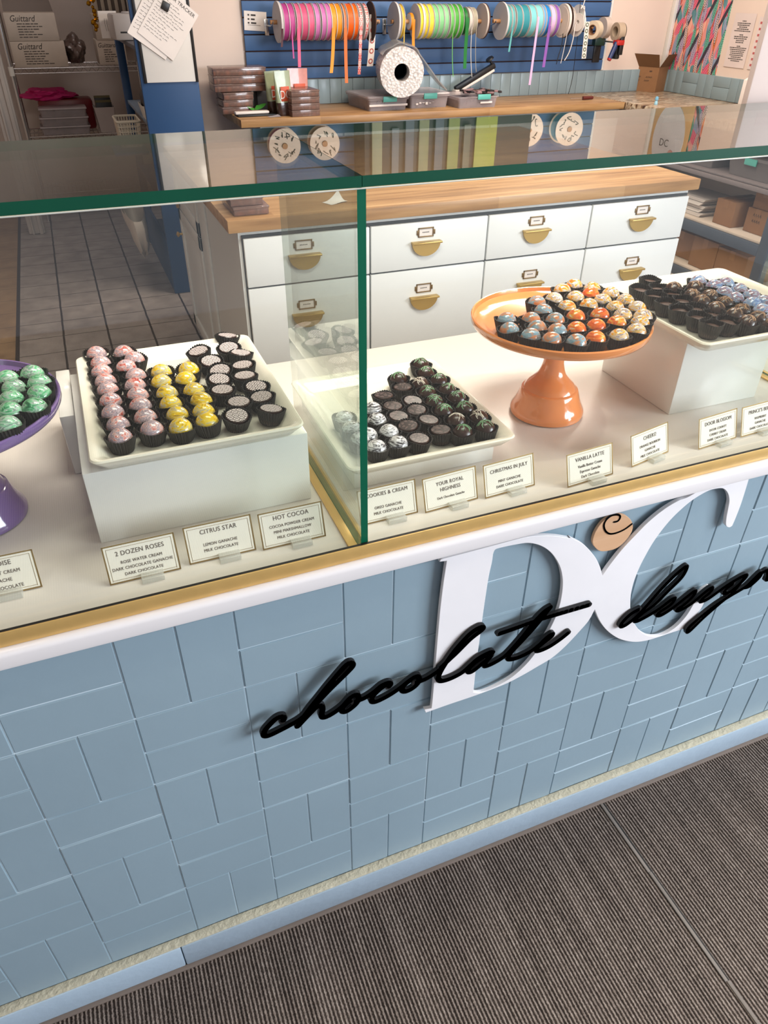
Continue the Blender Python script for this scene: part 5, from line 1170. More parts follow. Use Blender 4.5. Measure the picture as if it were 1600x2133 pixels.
# heat sealer
a = at(955, 188, 1, 4.17); c = at(1033, 140, 1, 4.17)
t = thing('heat_sealer', 'black and white impulse heat sealer with raised arm', 'heat sealer', (a.x, 4.17, a.z))
d_ = Vector((c.x - a.x, 0, c.z - a.z)); ang = math.atan2(d_.z, d_.x); L_ = d_.length; TA = Matrix.Rotation(-ang, 4, 'Y')
b = MB(); b.bbox(-0.02, L_ * 0.98, -0.018, 0.018, 0.0, 0.032, 0.006, 0, TA); b.build('upper_arm', black, t)
b = MB(); b.bbox(0.02, L_ * 0.92, -0.021, -0.012, -0.012, 0.002, 0.002, 0, TA); b.build('white_seal_bar', mat('white_plastic', (226, 214, 206), 0.4), t)
b = MB(); b.cyl(TA @ Vector((L_ * 0.93, 0, 0.03)), TA @ Vector((L_ * 0.91, 0, 0.060)), 0.008); b.cyl(TA @ Vector((L_ * 0.91, 0, 0.060)), TA @ Vector((L_ * 0.905, 0, 0.070)), 0.028, 0.024); b.build('press_knob', black, t)
b = MB(); b.bbox(-0.035, 0.005, -0.03, 0.03, -0.035, 0.005, 0.008); b.build('white_hinge', MATS['white_plastic'], t)
b = MB(); b.bbox(-0.06, 0.29, 0.035, 0.085, -0.067, -0.010, 0.004); b.bbox(-0.06, -0.02, -0.03, 0.085, -0.055, -0.03, 0.004); b.build('base', black, t)
b = MB(); b.bbox(0.0, 0.26, 0.040, 0.070, -0.010, -0.006, 0.001); b.build('heating_strip', mat('brown_heat_strip', (120, 84, 60), 0.5), t)
# screwdriver, cable bundle, small bottle
a = at(1222, 204, 2, ZC + 0.012); t = thing('screwdriver', 'screwdriver with dark red handle lying on the worktop corner', 'tool', tuple(a), (0, 0, 0.02))
b = MB(); b.cyl((-0.03, 0, 0), (0.05, 0, 0), 0.011, 0.009); b.build('handle_grip', mat('dark_red_handle', (90, 30, 28), 0.4), t)
b = MB(); b.cyl((-0.13, 0, 0), (-0.03, 0, 0), 0.003); b.build('steel_shaft', chrome, t)
org = mat('orange_zip_tie', (232, 120, 30), 0.45)
a = at(1252, 184, 2, ZC); t = thing('cable_tie_bundle', 'bundle of orange, green and blue cable ties on marble counter', 'cable ties', (a.x, a.y, ZC))
for k in range(10):
    b = MB(); dx = 0.006 * (k % 5); b.tube(catmull([(-0.10 + dx, 0.004 * k - 0.02, 0.004), (-0.04, 0.003 * k - 0.015, 0.012 + 0.002 * (k % 3)), (0.03, 0.002 * k, 0.018 + 0.002 * (k % 4)), (0.09, 0.004 * k - 0.02, 0.012)], 4), 0.0025, 5); b.build('cable_tie', org if k % 3 else (mat('green_tie', (30, 90, 70), 0.4) if k % 2 else mat('blue_tie', (40, 80, 190), 0.4)), t)
a = at(1366, 218, 2, ZC); t = thing('bottle', 'tiny pale blue plastic bottle standing on marble counter', 'bottle', (a.x, a.y, ZC))
b = MB(); b.lathe([(0.0001, 0), (0.011, 0), (0.012, 0.004), (0.009, 0.02), (0.006, 0.026)], 20, 0, cap1=True); b.build('bottle_body', mat('pale_blue_plastic', (150, 196, 214), 0.3), t)
b = MB(); b.lathe([(0.011, 0.0265), (0.012, 0.03), (0.010, 0.044), (0.0001, 0.048)], 20); b.build('bottle_cap', mat('pale_blue_cap', (120, 176, 204), 0.3), t)
# open cardboard box on the marble counter
fc = at(1364, 193, 2, ZC); lc = at(1310, 188, 2, ZC); rc = at(1400, 190, 2, ZC); ht = at(1368, 141, 1, fc.y).z - ZC
t = thing('cardboard_box', 'open brown cardboard box with raised flaps on marble counter corner', 'cardboard box', (fc.x, fc.y, ZC))
u1 = (lc - fc); u2 = (rc - fc); u1.z = u2.z = 0; u1 = u1.normalized() * 0.235; u2 = Vector((-u1.y, u1.x, 0)).normalized() * -0.20
if u2.y < 0: u2 = -u2
P = [Vector((0, 0, 0)), u1, u1 + u2, u2]
b = MB(); v = [tuple(p) for p in P] + [tuple(p + Vector((0, 0, ht))) for p in P]; cc = (P[0] + P[2]) / 2
vi = [tuple(cc + (p - cc) * 0.975 + Vector((0, 0, 0.004))) for p in P] + [tuple(cc + (p - cc) * 0.975 + Vector((0, 0, ht))) for p in P]
b.add(v, [(3, 2, 1, 0)] + [(k, (k + 1) % 4, 4 + (k + 1) % 4, 4 + k) for k in range(4)], 0); b.add(vi, [(0, 1, 2, 3)] + [(4 + k, 4 + (k + 1) % 4, (k + 1) % 4, k) for k in range(4)], 1)
b.add(v[4:] + vi[4:], [(k, (k + 1) % 4, 4 + (k + 1) % 4, 4 + k) for k in range(4)], 0); b.build('box_body', [card, cardin], t)
for k in range(4):
    a_, c_ = P[k] + Vector((0, 0, ht)), P[(k + 1) % 4] + Vector((0, 0, ht)); mid = (a_ + c_) / 2; outv = (mid - cc); outv.z = 0; outv.normalize()
    d_ = (outv * 0.55 + Vector((0, 0, 0.85))).normalized() * 0.095; s_ = (c_ - a_) * 0.02; th = outv * 0.002
    e = [a_, c_, c_ + d_ + s_, a_ + d_ - s_]; b = MB(); b.add([tuple(p) for p in e] + [tuple(p + th) for p in e], [(0, 1, 2, 3), (7, 6, 5, 4)] + [(j, (j + 1) % 4, 4 + (j + 1) % 4, 4 + j) for j in range(4)]); b.build('flap', cardin if k in (0, 3) else card, t)
b = MB(); nrm = Vector((u1.y, -u1.x, 0)).normalized(); nrm = nrm if nrm.y < 0 else -nrm; e1 = u1.normalized()
for k, (u, z, L_) in enumerate(((0.16, 0.56, 0.03), (0.09, 0.56, 0.05), (0.17, 0.42, 0.035), (0.10, 0.42, 0.04), (0.07, 0.80, 0.02))):
    o_ = e1 * u + nrm * 0.001 + Vector((0, 0, z * ht))
    for j in range(4):
        s0 = o_ - e1 * (j * L_ / 4); b.tube([s0, s0 - e1 * L_ / 9 + Vector((0, 0, 0.010)), s0 - e1 * L_ / 5 + Vector((0, 0, 0.001 * j))], 0.0011, 4)
b.build('handwriting', ink, t)
# white carton at the right end of the marble counter
x_ = 4.22; fl = at(1537, 235, 0, x_)
b = MB(); y0, y1 = at(1590, 200, 0, x_).y, at(1541, 200, 0, x_).y; zt = at(1545, 166, 0, x_).z
t = thing('white_carton', 'white folded carton with slanted open top on marble counter', 'box', (x_, y1, ZC))
b.bbox(0, 0.20, -(y1 - y0), 0, 0, zt - ZC, 0.002); b.build('carton_body', mat('bright_white_card', (236, 226, 220), 0.6), t)
b = MB(); b.add([(0, 0, zt - ZC), (0, -(y1 - y0), zt - ZC), (0.12, -(y1 - y0), zt - ZC + 0.10), (0.12, 0, zt - ZC + 0.05), (0.002, 0, zt - ZC), (0.002, -(y1 - y0), zt - ZC), (0.122, -(y1 - y0), zt - ZC + 0.10), (0.122, 0, zt - ZC + 0.05)], [(0, 1, 2, 3), (7, 6, 5, 4), (0, 3, 7, 4), (1, 5, 6, 2), (2, 6, 7, 3)]); b.build('carton_flap', MATS['bright_white_card'], t)

# ---------------------------------------------------------------- right wall: wallpaper, lists, plaque
b = MB(); b.box(4.455, 4.4598, 3.757, 4.299, 1.048, 2.5)
# strip runs from the corner toward the viewer
tag(b.build('wallpaper_panel', blobs_mat()), 'pink and teal tropical leaf wallpaper strip on right wall', 'wallpaper')
b = MB(); b.bbox(4.430, 4.4598, 4.262, 4.2995, 1.048, 2.5, 0.004); struct(b.build('trim_6', white))
def wall_list(label, y0, y1, z0, z1, bars):
    t = thing('price_list', label, 'notice', (4.455, (y0 + y1) / 2, z0), group='printed lists on the right wall')
    hy = abs(y1 - y0) / 2; h = z1 - z0
    b = MB(); b.box(0, 0.001, -hy, hy, 0, h); b.build('sheet', mat('laminated_sheet', (224, 208, 202), 0.4), t)
    b = MB(); rn = random.Random(3)
    if bars:
        for k in range(8): zz = h * (0.90 - k * 0.115); b.box(-0.0006, 0, -hy * 0.8, hy * 0.8, zz - h * 0.032, zz + h * 0.012, 0)
        b.build('red_bands', mat('dull_red_print', (186, 96, 96), 0.6), t); b = MB()
        for k in range(8): zz = h * (0.935 - k * 0.115); b.box(-0.0006, 0, -hy * 0.4, hy * 0.4, zz - 0.002, zz + 0.002)
    else:
        rows = [0.86, 0.82, 0.785, 0.75, 0.715, 0.68, 0.61, 0.575, 0.54, 0.505, 0.47, 0.40, 0.37, 0.335, 0.30, 0.265, 0.23, 0.195, 0.16, 0.125]
        for k, u in enumerate(rows):
            w_ = hy * (0.18 if k in (0, 6, 11) else rn.uniform(0.35, 0.8)); y = -w_
            while y < w_: L_ = rn.uniform(0.006, 0.016); b.box(-0.0006, 0, y, min(y + L_, w_), h * u - 0.0025, h * u + 0.0025); y += L_ + 0.003
    b.build('printed_text', ink, t)
wall_list('pale printed sheet of small text beside the wallpaper', 3.52, 3.70, 1.105, 1.40, False)
wall_list('white price list with dull red bands at right edge', 3.34, 3.49, 1.105, 1.385, True)
# plaque over the wallpaper, seen as a reflection in the case top
t = thing('shop_plaque', 'white oval shop plaque with gold frame on wallpaper', 'sign', (4.44, 4.06, 2.12))
b = MB(); b.bbox(0.0, 0.012, -0.20, 0.20, -0.26, 0.26, 0.004); b.build('gold_frame', mat('pale_gold_wood', (206, 168, 112), 0.5), t)
b = MB(); TX = Matrix.Rotation(-PI / 2, 4, 'Y'); b.lathe([(0.0001, 0.0), (0.165, 0.0), (0.165, 0.006), (0.0001, 0.006)], 48, 0, Matrix.Scale(1.38, 4, (0, 0, 1)) @ TX); b.build('plaque_face', mat('pale_grey_plaque', (206, 206, 208), 0.5), t)
b = MB(); add_text(b, 'DC', 0.07, Matrix.Translation((-0.008, 0.03, 0.03)) @ Matrix.Rotation(-PI / 2, 4, 'Z') @ FACE_FRONT); b.build('lettering', ink, t)
b = MB(); b.lathe([(0.0001, 0.006), (0.03, 0.006), (0.03, 0.010), (0.0001, 0.010)], 24, 0, Matrix.Translation((0, -0.06, 0.10)) @ TX); b.build('pink_disc', mat('rose_disc', (200, 140, 128), 0.5), t)

# upper wall display, mostly seen mirrored in the case top
def face_spool(px, X, Z, r, rgb, label, seed):
    t = thing('ribbon_spool', label, 'ribbon spool', (X, 4.17, Z), (0, 0, -0.12), 'wide spools on pegs above the ribbon rods')
    T = Matrix.Rotation(PI / 2, 4, 'X')
    b = MB(); b.lathe([(0.018, -0.05), (r, -0.05), (r, -0.053), (0.018, -0.053)], 48, 0, T @ Matrix.Scale(-1, 4, (0, 0, 1))); b.lathe([(0.018, 0.05), (r, 0.05), (r, 0.053), (0.018, 0.053)], 48, 0, T @ Matrix.Scale(-1, 4, (0, 0, 1))); b.build('flange', mat('cream_card_flange', (226, 210, 194), 0.6), t)
    b = MB(); b.lathe([(0.018, -0.049), (r * 0.9, -0.049), (r * 0.9, 0.049), (0.018, 0.049)], 48, 0, T); b.build('ribbon', rib(rgb), t)
    b = MB(); b.cyl((0, 0.10, 0), (0, -0.062, 0), 0.0165); b.build('peg', woodpeg, t)
    b = MB(); rn = random.Random(seed)
    for k in range(11):
        a_ = 0.5 + k * 0.5; c = Vector((math.cos(a_) * r * 0.62, -0.0545, math.sin(a_) * r * 0.62)); pts = [c + Vector((rn.uniform(-1, 1) * 0.018, 0, rn.uniform(-1, 1) * 0.020)) for q in range(4)]; b.tube(catmull([tuple(p) for p in pts], 4), 0.0024, 4)
    b.build('handwriting', ink, t)
face_spool(0, 1.525, 2.03, 0.098, (190, 60, 110), 'wide cream spool with handwriting, pink ribbon, upper row left', 1)
face_spool(0, 1.785, 2.03, 0.095, (200, 120, 50), 'wide cream spool with handwriting, orange ribbon, upper row', 2)
face_spool(0, 3.27, 2.02, 0.105, (80, 150, 90), 'wide cream spool with handwriting beside the dark board', 3)
face_spool(0, 3.60, 2.03, 0.105, (70, 160, 190), 'wide cream spool with handwriting, blue ribbon, upper row right', 4)
b = MB(); b.bbox(2.02, 3.235, 4.05, 4.060, 1.72, 2.46, 0.004); b.bbox(2.03, 2.10, 4.06, 4.276, 1.72, 2.46, 0.004); tag(b.build('dark_board', mat('charcoal_board', (44, 48, 50), 0.6)), 'charcoal board fixed on the slatwall above the ribbon rods', 'board')
for k, (x0, w_, rgb, z0) in enumerate(((2.06, 0.07, (136, 144, 120), 1.86), (2.20, 0.05, (98, 108, 116), 1.9), (2.29, 0.06, (84, 96, 108), 1.82), (2.39, 0.07, (124, 132, 104), 1.85), (2.50, 0.06, (80, 92, 104), 1.8), (2.60, 0.08, (122, 136, 84), 1.84), (2.71, 0.05, (92, 100, 92), 1.9), (2.80, 0.16, (138, 152, 74), 1.80))):
    b = MB(); n = 10
    b.bbox(x0, x0 + w_, 4.02 + 0.01 * (k % 2), 4.034 + 0.01 * (k % 2), z0 + 0.05, 2.40, 0.003)
    tag(b.build('hanging_ribbon_strip', rib(rgb)), 'strip %s from left in front of the charcoal board' % ORD[k], 'ribbon', 'wide ribbon strips over the charcoal board')

# ---------------------------------------------------------------- grey shelving under the marble counter
steel = mat('slate_grey_steel', (72, 80, 92), 0.45, noise=(5, 0.05))
t = thing('storage_rack', 'slate grey steel rack with pale boards under marble counter', 'shelving', (0, 0, 0))
for y_ in (2.39, 4.20):
    for x_ in (3.80, 4.38):
        b = MB(); b.bbox(x_, x_ + 0.05, y_ - 0.045, y_ + 0.02, 0.0, 0.862, 0.002); b.build('upright', steel, t)
for z in (0.345, 0.06):
    b = MB(); b.bbox(3.80, 3.825, 2.41, 4.16, z - 0.065, z - 0.004, 0.002); b.bbox(4.40, 4.425, 2.41, 4.16, z - 0.065, z - 0.004, 0.002); b.build('beam', steel, t)
    b = MB(); b.bbox(3.815, 4.42, 2.41, 4.17, z - 0.003, z + 0.012, 0.002); b.build('shelf_board', mat('pale_particle_board', (196, 180, 164), 0.8), t)
b = MB(); b.bbox(3.80, 3.81, 2.41, 4.16, 0.60, 0.625, 0.002); b.bbox(3.815, 4.42, 2.41, 4.17, 0.625, 0.637, 0.002); b.build('upper_shelf', mat('dim_grey_board', (122, 112, 112), 0.7), t)
def carton(label, x0, x1, y0, y1, z0, z1, m=card, name='cardboard_box', text=False, rz=0, group='cardboard boxes on the grey rack'):
    t = thing(name, label, 'cardboard box', ((x0 + x1) / 2, (y0 + y1) / 2, z0), (0, 0, rz), group)
    hx, hy, h = (x1 - x0) / 2, (y1 - y0) / 2, z1 - z0
    b = MB(); b.bbox(-hx, hx, -hy, hy, 0.0005, h, 0.002, 0); b.build('box_body', m, t)
    b = MB(); b.bbox(-hx - 0.0005, hx, -0.02, 0.02, h - 0.0003, h + 0.0008, 0.0004); b.box(-hx - 0.0008, -hx, -0.02, 0.02, h * 0.7, h); b.build('packing_tape', mat('brown_tape', (148, 104, 64), 0.3), t)
    if text:
        b = MB(); rn = random.Random(5)
        for r_ in range(2):
            for k in range(4): 
                yy = 0.03 - k * 0.016; zz = h * (0.72 - 0.25 * r_); b.tube([(-hx - 0.001, yy, zz), (-hx - 0.001, yy - 0.006, zz + 0.012), (-hx - 0.001, yy - 0.010, zz - 0.004)], 0.0015, 4)
        b.build('handwriting', ink, t)
zs_ = 0.358
def ybox(label, px0, px1, X, z0, z1, **k):
    """box on the rack whose -x face lies at X, spanning the given photo columns at its base"""
    ya = at(px1, 470, 0, X).y; yb = at(px0, 470, 0, X).y
    carton(label, X, X + 0.26, min(ya, yb), max(ya, yb), z0, z1, **k)
ybox('brown cardboard box on the rack shelf, nearest the white drawers', 1481, 1522, 3.86, zs_, 0.50)
ybox('brown cardboard box with handwriting against the rack upright', 1549, 1596, 3.90, zs_, 0.49, text=True)
ybox('small brown cardboard box resting on the handwritten box', 1556, 1600, 3.91, 0.4915, 0.585)
lb = 0.074
for k, (y0, y1, x_, h, d) in enumerate(((2.50, 2.74, 3.85, 0.17, 'low brown box on bottom shelf next to rack upright'), (2.745, 2.96, 3.85, 0.18, 'low brown box on bottom shelf, second from upright'), (3.00, 3.24, 3.90, 0.16, 'dark brown box on bottom shelf, third from upright'), (3.26, 3.55, 3.90, 0.17, 'dark brown box on bottom shelf, fourth from upright'))):
    carton(d, x_, x_ + 0.3, y0, y1, lb, lb + h)
# folded white paper bags
for k in range(5):
    a = at(1440 - k * 0, 440 - k * 11, 0, 3.90)
    b = MB(); y0 = 2.98 + 0.02 * (k % 2); x0 = 3.86 + 0.02 * ((k * 7) % 3) / 2
    zz = zs_ + 0.0015 + 0.021 * k
    v = [(x0, y0, zz), (x0 + 0.26, y0, zz), (x0 + 0.26, y0 + 0.3, zz), (x0, y0 + 0.3, zz), (x0 - 0.0 + 0.015 * (k % 2), y0 - 0.02, zz + 0.018), (x0 + 0.26, y0, zz + 0.012), (x0 + 0.26, y0 + 0.3, zz + 0.012), (x0, y0 + 0.3, zz + 0.018)]
    b.add(v, [(0, 3, 2, 1), (4, 5, 6, 7), (0, 1, 5, 4), (1, 2, 6, 5), (2, 3, 7, 6), (3, 0, 4, 7)])
    tag(b.build('folded_paper_bag', mat('pale_paper_bag', (206, 196, 188), 0.8)), 'folded white paper bag, %s of the rack pile' % ('lowest', 'second', 'third', 'fourth', 'topmost')[k], 'paper bag', 'folded paper bags on the grey rack')
def bin_(label, y0, y1, x0=3.86):
    t = thing('storage_box', label, 'storage box', (x0, (y0 + y1) / 2, 0.6385), group='grey tubs on the upper rack shelf')
    hy = (y1 - y0) / 2; b = MB(); b.loft([rrect(0.14, 0, 0.14 * s_, hy * s_, 0.015, z) for s_, z in ((0.92, 0), (1.0, 0.09), (1.03, 0.095), (1.03, 0.11), (0.9, 0.114))], 0, True); b.build('grey_tub', mat('smoky_grey_plastic', (118, 112, 112), 0.3), t)
    b = MB(); b.bbox(-0.012, -0.003, -0.045, 0.045, 0.07, 0.105, 0.003); b.build('teal_latch', teal, t)
bin_('grey lidded tub with teal latch, rear one on upper rack shelf', 2.98, 3.34); bin_('grey lidded tub with teal latch, front one on upper rack shelf', 2.50, 2.86)
p = at(1398, 357, 0, 3.79)
b = MB(); b.box(3.7885, 3.789, p.y - 0.025, p.y + 0.025, p.z - 0.018, p.z + 0.018); 
# white acrylic stand on the glass top, right end
t = thing('menu_holder', 'tall white menu board standing behind the case at right edge', 'menu board', (1.300, 0.325, 1.0))
b = MB(); b.bbox(0.0, 0.42, 0.0, 0.012, 0.30, 0.74, 0.002); b.build('board_panel', mat('white_board_panel', (206, 188, 182), 0.5), t)
b = MB(); b.bbox(0.30, 0.36, 0.012, 0.03, -0.10, 0.5, 0.002); b.bbox(0.22, 0.44, -0.02, 0.13, -0.10, -0.094, 0.002); b.build('stand_leg', white, t)
b = MB(); b.box(0.030, 0.060, -0.0012, 0.0, 0.332, 0.352); b.build('pink_sticker', mat('rose_sticker', (196, 148, 142), 0.6), t)

# ---------------------------------------------------------------- blue shelving unit with whiteboard
t = blueunit = thing('blue_shelving_unit', 'tall blue painted shelving unit with wide end panel facing the counter', 'shelving', (0, 0, 0))
b = MB(); b.bbox(0.682, 0.977, 3.76, 3.80, 0.0, 2.45, 0.003); b.build('end_panel', navy, t)
b = MB(); b.bbox(0.682, 0.73, 4.90, 4.95, 0.0, 1.25, 0.003); b.build('rear_post', navy, t)
b = MB(); b.box(0.955, 0.975, 3.80, 4.95, 0.0, 1.25); b.build('back_board', navy, t)
b = MB(); b.bbox(0.690, 0.955, 3.80, 4.93, 1.236, 1.258, 0.002); b.build('top_shelf', mat('grey_shelf_top', (92, 92, 100), 0.6), t)
b = MB(); b.bbox(0.695, 0.955, 3.80, 4.90, 0.885, 0.905, 0.002); b.build('middle_shelf', mat('pale_blue_grey_shelf', (120, 134, 150), 0.5), t)
b = MB(); b.bbox(0.695, 0.955, 3.80, 4.90, 0.50, 0.52, 0.002); b.bbox(0.69, 0.955, 3.80, 4.90, 0.0, 0.16, 0.002); b.build('lower_shelf', navy, t)
t = thing('whiteboard', 'white dry erase board with black side rails on blue end panel', 'whiteboard', (0, 0, 0))
b = MB(); b.bbox(0.712, 0.962, 3.750, 3.7595, 1.103, 2.42, 0.002); b.build('board_face', mat('glossy_whiteboard', (222, 218, 212), 0.15), t)
for x0 in (0.698, 0.962): b = MB(); b.bbox(x0, x0 + 0.014, 3.746, 3.7595, 1.101, 2.42, 0.002); b.build('side_rail', black, t)
def pinned(label, cx, cz, w_, h, ang, y, seed, name='order_sheet'):
    t = thing(name, label, 'paper', (cx, y, cz), (0, ang, 0), 'order sheets held on the whiteboard')
    b = MB(); b.box(-w_ / 2, w_ / 2, 0, 0.0012, -h / 2, h / 2); b.build('sheet', paperw, t)
    b = MB(); add_text(b, 'ORDER TRACKER', 0.022, Matrix.Translation((0, -0.0006, h / 2 - 0.02)) @ FACE_FRONT)
    rn = random.Random(seed)
    for k in range(12):
        x = -w_ / 2 + 0.012; z = h / 2 - 0.045 - k * (h - 0.07) / 12
        while x < w_ / 2 - 0.02 - rn.uniform(0, 0.09): L_ = rn.uniform(0.006, 0.022); b.tube([(x, -0.0006, z), (x + L_ / 2, -0.0006, z + rn.uniform(-0.003, 0.004)), (x + L_, -0.0006, z)], 0.0007, 4); x += L_ + 0.005
    b.build('handwriting', ink, t)
pinned('white order sheet pinned askew, the rear one with bold heading', 0.815, 1.372, 0.205, 0.27, 0.62, 3.742, 3)
pinned('white handwritten order sheet pinned askew in front', 0.858, 1.358, 0.20, 0.25, 0.68, 3.738, 4)
p = at(345, 13, 1, 3.73); b = MB(); b.bbox(-0.019, 0.019, 0, 0.007, -0.019, 0.019, 0.006); o = b.build('square_magnet', black); o.location = (p.x, 3.730, p.z); o.rotation_euler = (0, 0.5, 0); tag(o, 'black square magnet holding the order sheets', 'magnet')
# printer, black gadget, white bin, basket, white sacks
t = thing('label_printer', 'small grey white label printer on top of the blue shelving', 'printer', (0.70, 4.30, 1.2585), (0, 0, 0.1))
b = MB(); b.bbox(-0.06, 0.14, 0, 0.16, 0, 0.125, 0.012); b.build('printer_body', mat('grey_white_plastic', (176, 170, 168), 0.45), t)
b = MB(); b.bbox(-0.03, 0.03, -0.001, 0.004, 0.035, 0.043, 0.001); b.build('paper_slot', black, t)
b = MB(); b.lathe([(0.0001, 0.126), (0.045, 0.126), (0.04, 0.133), (0.0001, 0.133)], 24, 0, Matrix.Translation((0.05, 0.08, 0))); b.build('round_cover', MATS['grey_white_plastic'], t)
p = at(222, 47, 1, 4.5)
b = MB(); b.box(-0.05, 0.05, 0, 0.001, -0.065, 0.065); o = b.build('taped_note', paperw); o.location = (0.632, 4.5, p.z - 0.01); tag(o, 'white handwritten note beside the label printer', 'note')
b = MB()
for k in range(3): b.tube([(-0.02 + 0.01 * k, -0.001, 0.03), (-0.021 + 0.01 * k, -0.001, 0.0), (-0.018 + 0.01 * k, -0.001, -0.03)], 0.0007, 4)
b.build('handwriting', ink, o)
t = thing('storage_bin', 'white bin with black contents on the blue middle shelf', 'bin', (0.76, 4.05, 0.9055))
b = MB(); b.loft([rrect(0, 0, hx, hy, 0.02, z) for hx, hy, z in ((0.06, 0.09, 0.0), (0.075, 0.11, 0.07), (0.072, 0.107, 0.07), (0.058, 0.088, 0.004))], 0, True, True, True); b.build('bin_body', white, t)
b = MB(); b.bbox(-0.06, 0.06, -0.09, 0.09, 0.04, 0.13, 0.02); b.build('black_contents', black, t)
def lattice(label, cx, cy, cz, hx, hy, h):
    t = thing('lattice_basket', label, 'basket', (cx, cy, cz)); b = MB(); cream = mat('cream_plastic_lattice', (206, 196, 178), 0.55)
    P_ = lambda u, s_: None
    def ring(z, s_): return rrect(0, 0, hx * s_, hy * s_, 0.02, z, 4)
    lev = [(k / 5, 0.84 + 0.16 * k / 5) for k in range(6)]
    for u, s_ in lev: rg = ring(h * u, s_); b.tube(rg + [rg[0]], 0.0028 if u < 1 else 0.006, 5)
    r0_ = ring(0, 0.84); r1_ = ring(h, 1.0); N = len(r0_)
    def interp(rg, f_): i = int(f_) % N; w_ = f_ - int(f_); a_ = Vector(rg[i]); c_ = Vector(rg[(i + 1) % N]); return a_.lerp(c_, w_)
    for k in range(48):
        f_ = None
        # even spacing along the perimeter
        tot = [0]
        for i in range(N): tot.append(tot[-1] + (Vector(r1_[i]) - Vector(r1_[(i + 1) % N])).length)
        s_ = tot[-1] * k / 48; i = max(j for j in range(N) if tot[j] <= s_); w_ = (s_ - tot[i]) / max(1e-9, tot[i + 1] - tot[i])
        b.tube([tuple(Vector(r0_[i]).lerp(Vector(r0_[(i + 1) % N]), w_)), tuple(Vector(r1_[i]).lerp(Vector(r1_[(i + 1) % N]), w_))], 0.0026, 5)
    b.loft([rrect(0, 0, hx * 0.84, hy * 0.84, 0.02, 0.0), rrect(0, 0, hx * 0.84, hy * 0.84, 0.02, 0.003)])
    b.build('basket_lattice', cream, t)
q0 = at(243, 250, 1, 4.15); q1 = at(308, 250, 1, 4.15)
b = MB(); b.bbox(0.50, 0.684, 3.95, 4.45, 0.735, 0.755, 0.003); b.build('side_ledge', navy, blueunit)
b = MB(); b.bbox(0.684, 0.70, 3.80, 4.95, 0.0, 0.30, 0.003); b.build('side_skirt', navy, blueunit)
lattice('cream lattice plastic basket beside the blue shelving unit', 0.612, 4.20, 0.757, 0.064, 0.13, 0.13)
sack = mat('white_liner_bag', (206, 196, 184), 0.6, noise=(6, 0.06))
for (px0, px1, pyt, pyb, dy, d) in ((272, 316, 425, 488, 0.35, 'white sack hanging on blue shelving side, the rear one'), (304, 346, 430, 528, 0.0, 'white sack hanging on blue shelving side, the pointed front one')):
    X = 0.600; a0 = at((px0 + px1) / 2, pyt, 1, 4.05 + dy); a1 = at((px0 + px1) / 2, pyb, 1, 4.05 + dy); b = MB(); rings = []
    for u, s_ in ((0, 1.0), (0.3, 1.02), (0.6, 0.85), (0.85, 0.5), (1.0, 0.12)):
        z = a0.z + (a1.z - a0.z) * u; rings.append([(X - 0.05 + 0.055 * s_ * math.cos(a_) + 0.02 * u, 4.05 + dy + 0.17 * s_ * math.sin(a_) * (1 + 0.05 * math.sin(5 * a_)), z + (0.02 * math.sin(3 * a_) if u > 0.1 else 0.04 * math.sin(a_))) for a_ in [2 * PI * k / 28 for k in range(28)]])
    b.loft(list(reversed(rings)), 0, True, True, False); tag(b.build('hanging_sack', sack), d, 'bag', 'white sacks hanging beside the blue unit')

# ---------------------------------------------------------------- wire rack in the store room
YR = 5.80
t = thing('wire_rack', 'chrome wire shelving rack in the store room at left', 'shelving', (0, 0, 0))
XL, XR = 0.018, 0.93
for x_ in (XL, XR):
    for y_ in (YR, YR + 0.42): b = MB(); b.cyl((x_, y_, 0.0), (x_, y_, 1.95), 0.012); b.build('post', chrome, t)
b = MB(); b.cyl((XL, YR, 1.0 - 0.02), (XL, YR, 1.0 + 0.035), 0.018); b.build('white_clip', white, t)
for z in (1.010, 0.575, 0.18, 1.50):
    b = MB()
    for y_ in (YR, YR + 0.42):
        b.tube([(XL, y_, z + 0.012), (XR, y_, z + 0.012)], 0.004, 6); b.tube([(XL, y_, z - 0.018), (XR, y_, z - 0.018)], 0.003, 6)
        pts = []
        for k in range(33): pts.append((XL + (XR - XL) * k / 32, y_, z + (0.012 if k % 2 else -0.018)))
        b.tube(pts, 0.002, 4)
    for k in range(30): x_ = XL + (XR - XL) * (k + 0.5) / 30; b.tube([(x_, YR, z + 0.014), (x_, YR + 0.42, z + 0.014)], 0.002, 4)
    b.build('wire_shelf', chrome, t)
ZW = 1.010 + 0.0165; ZL = 0.575 + 0.0165
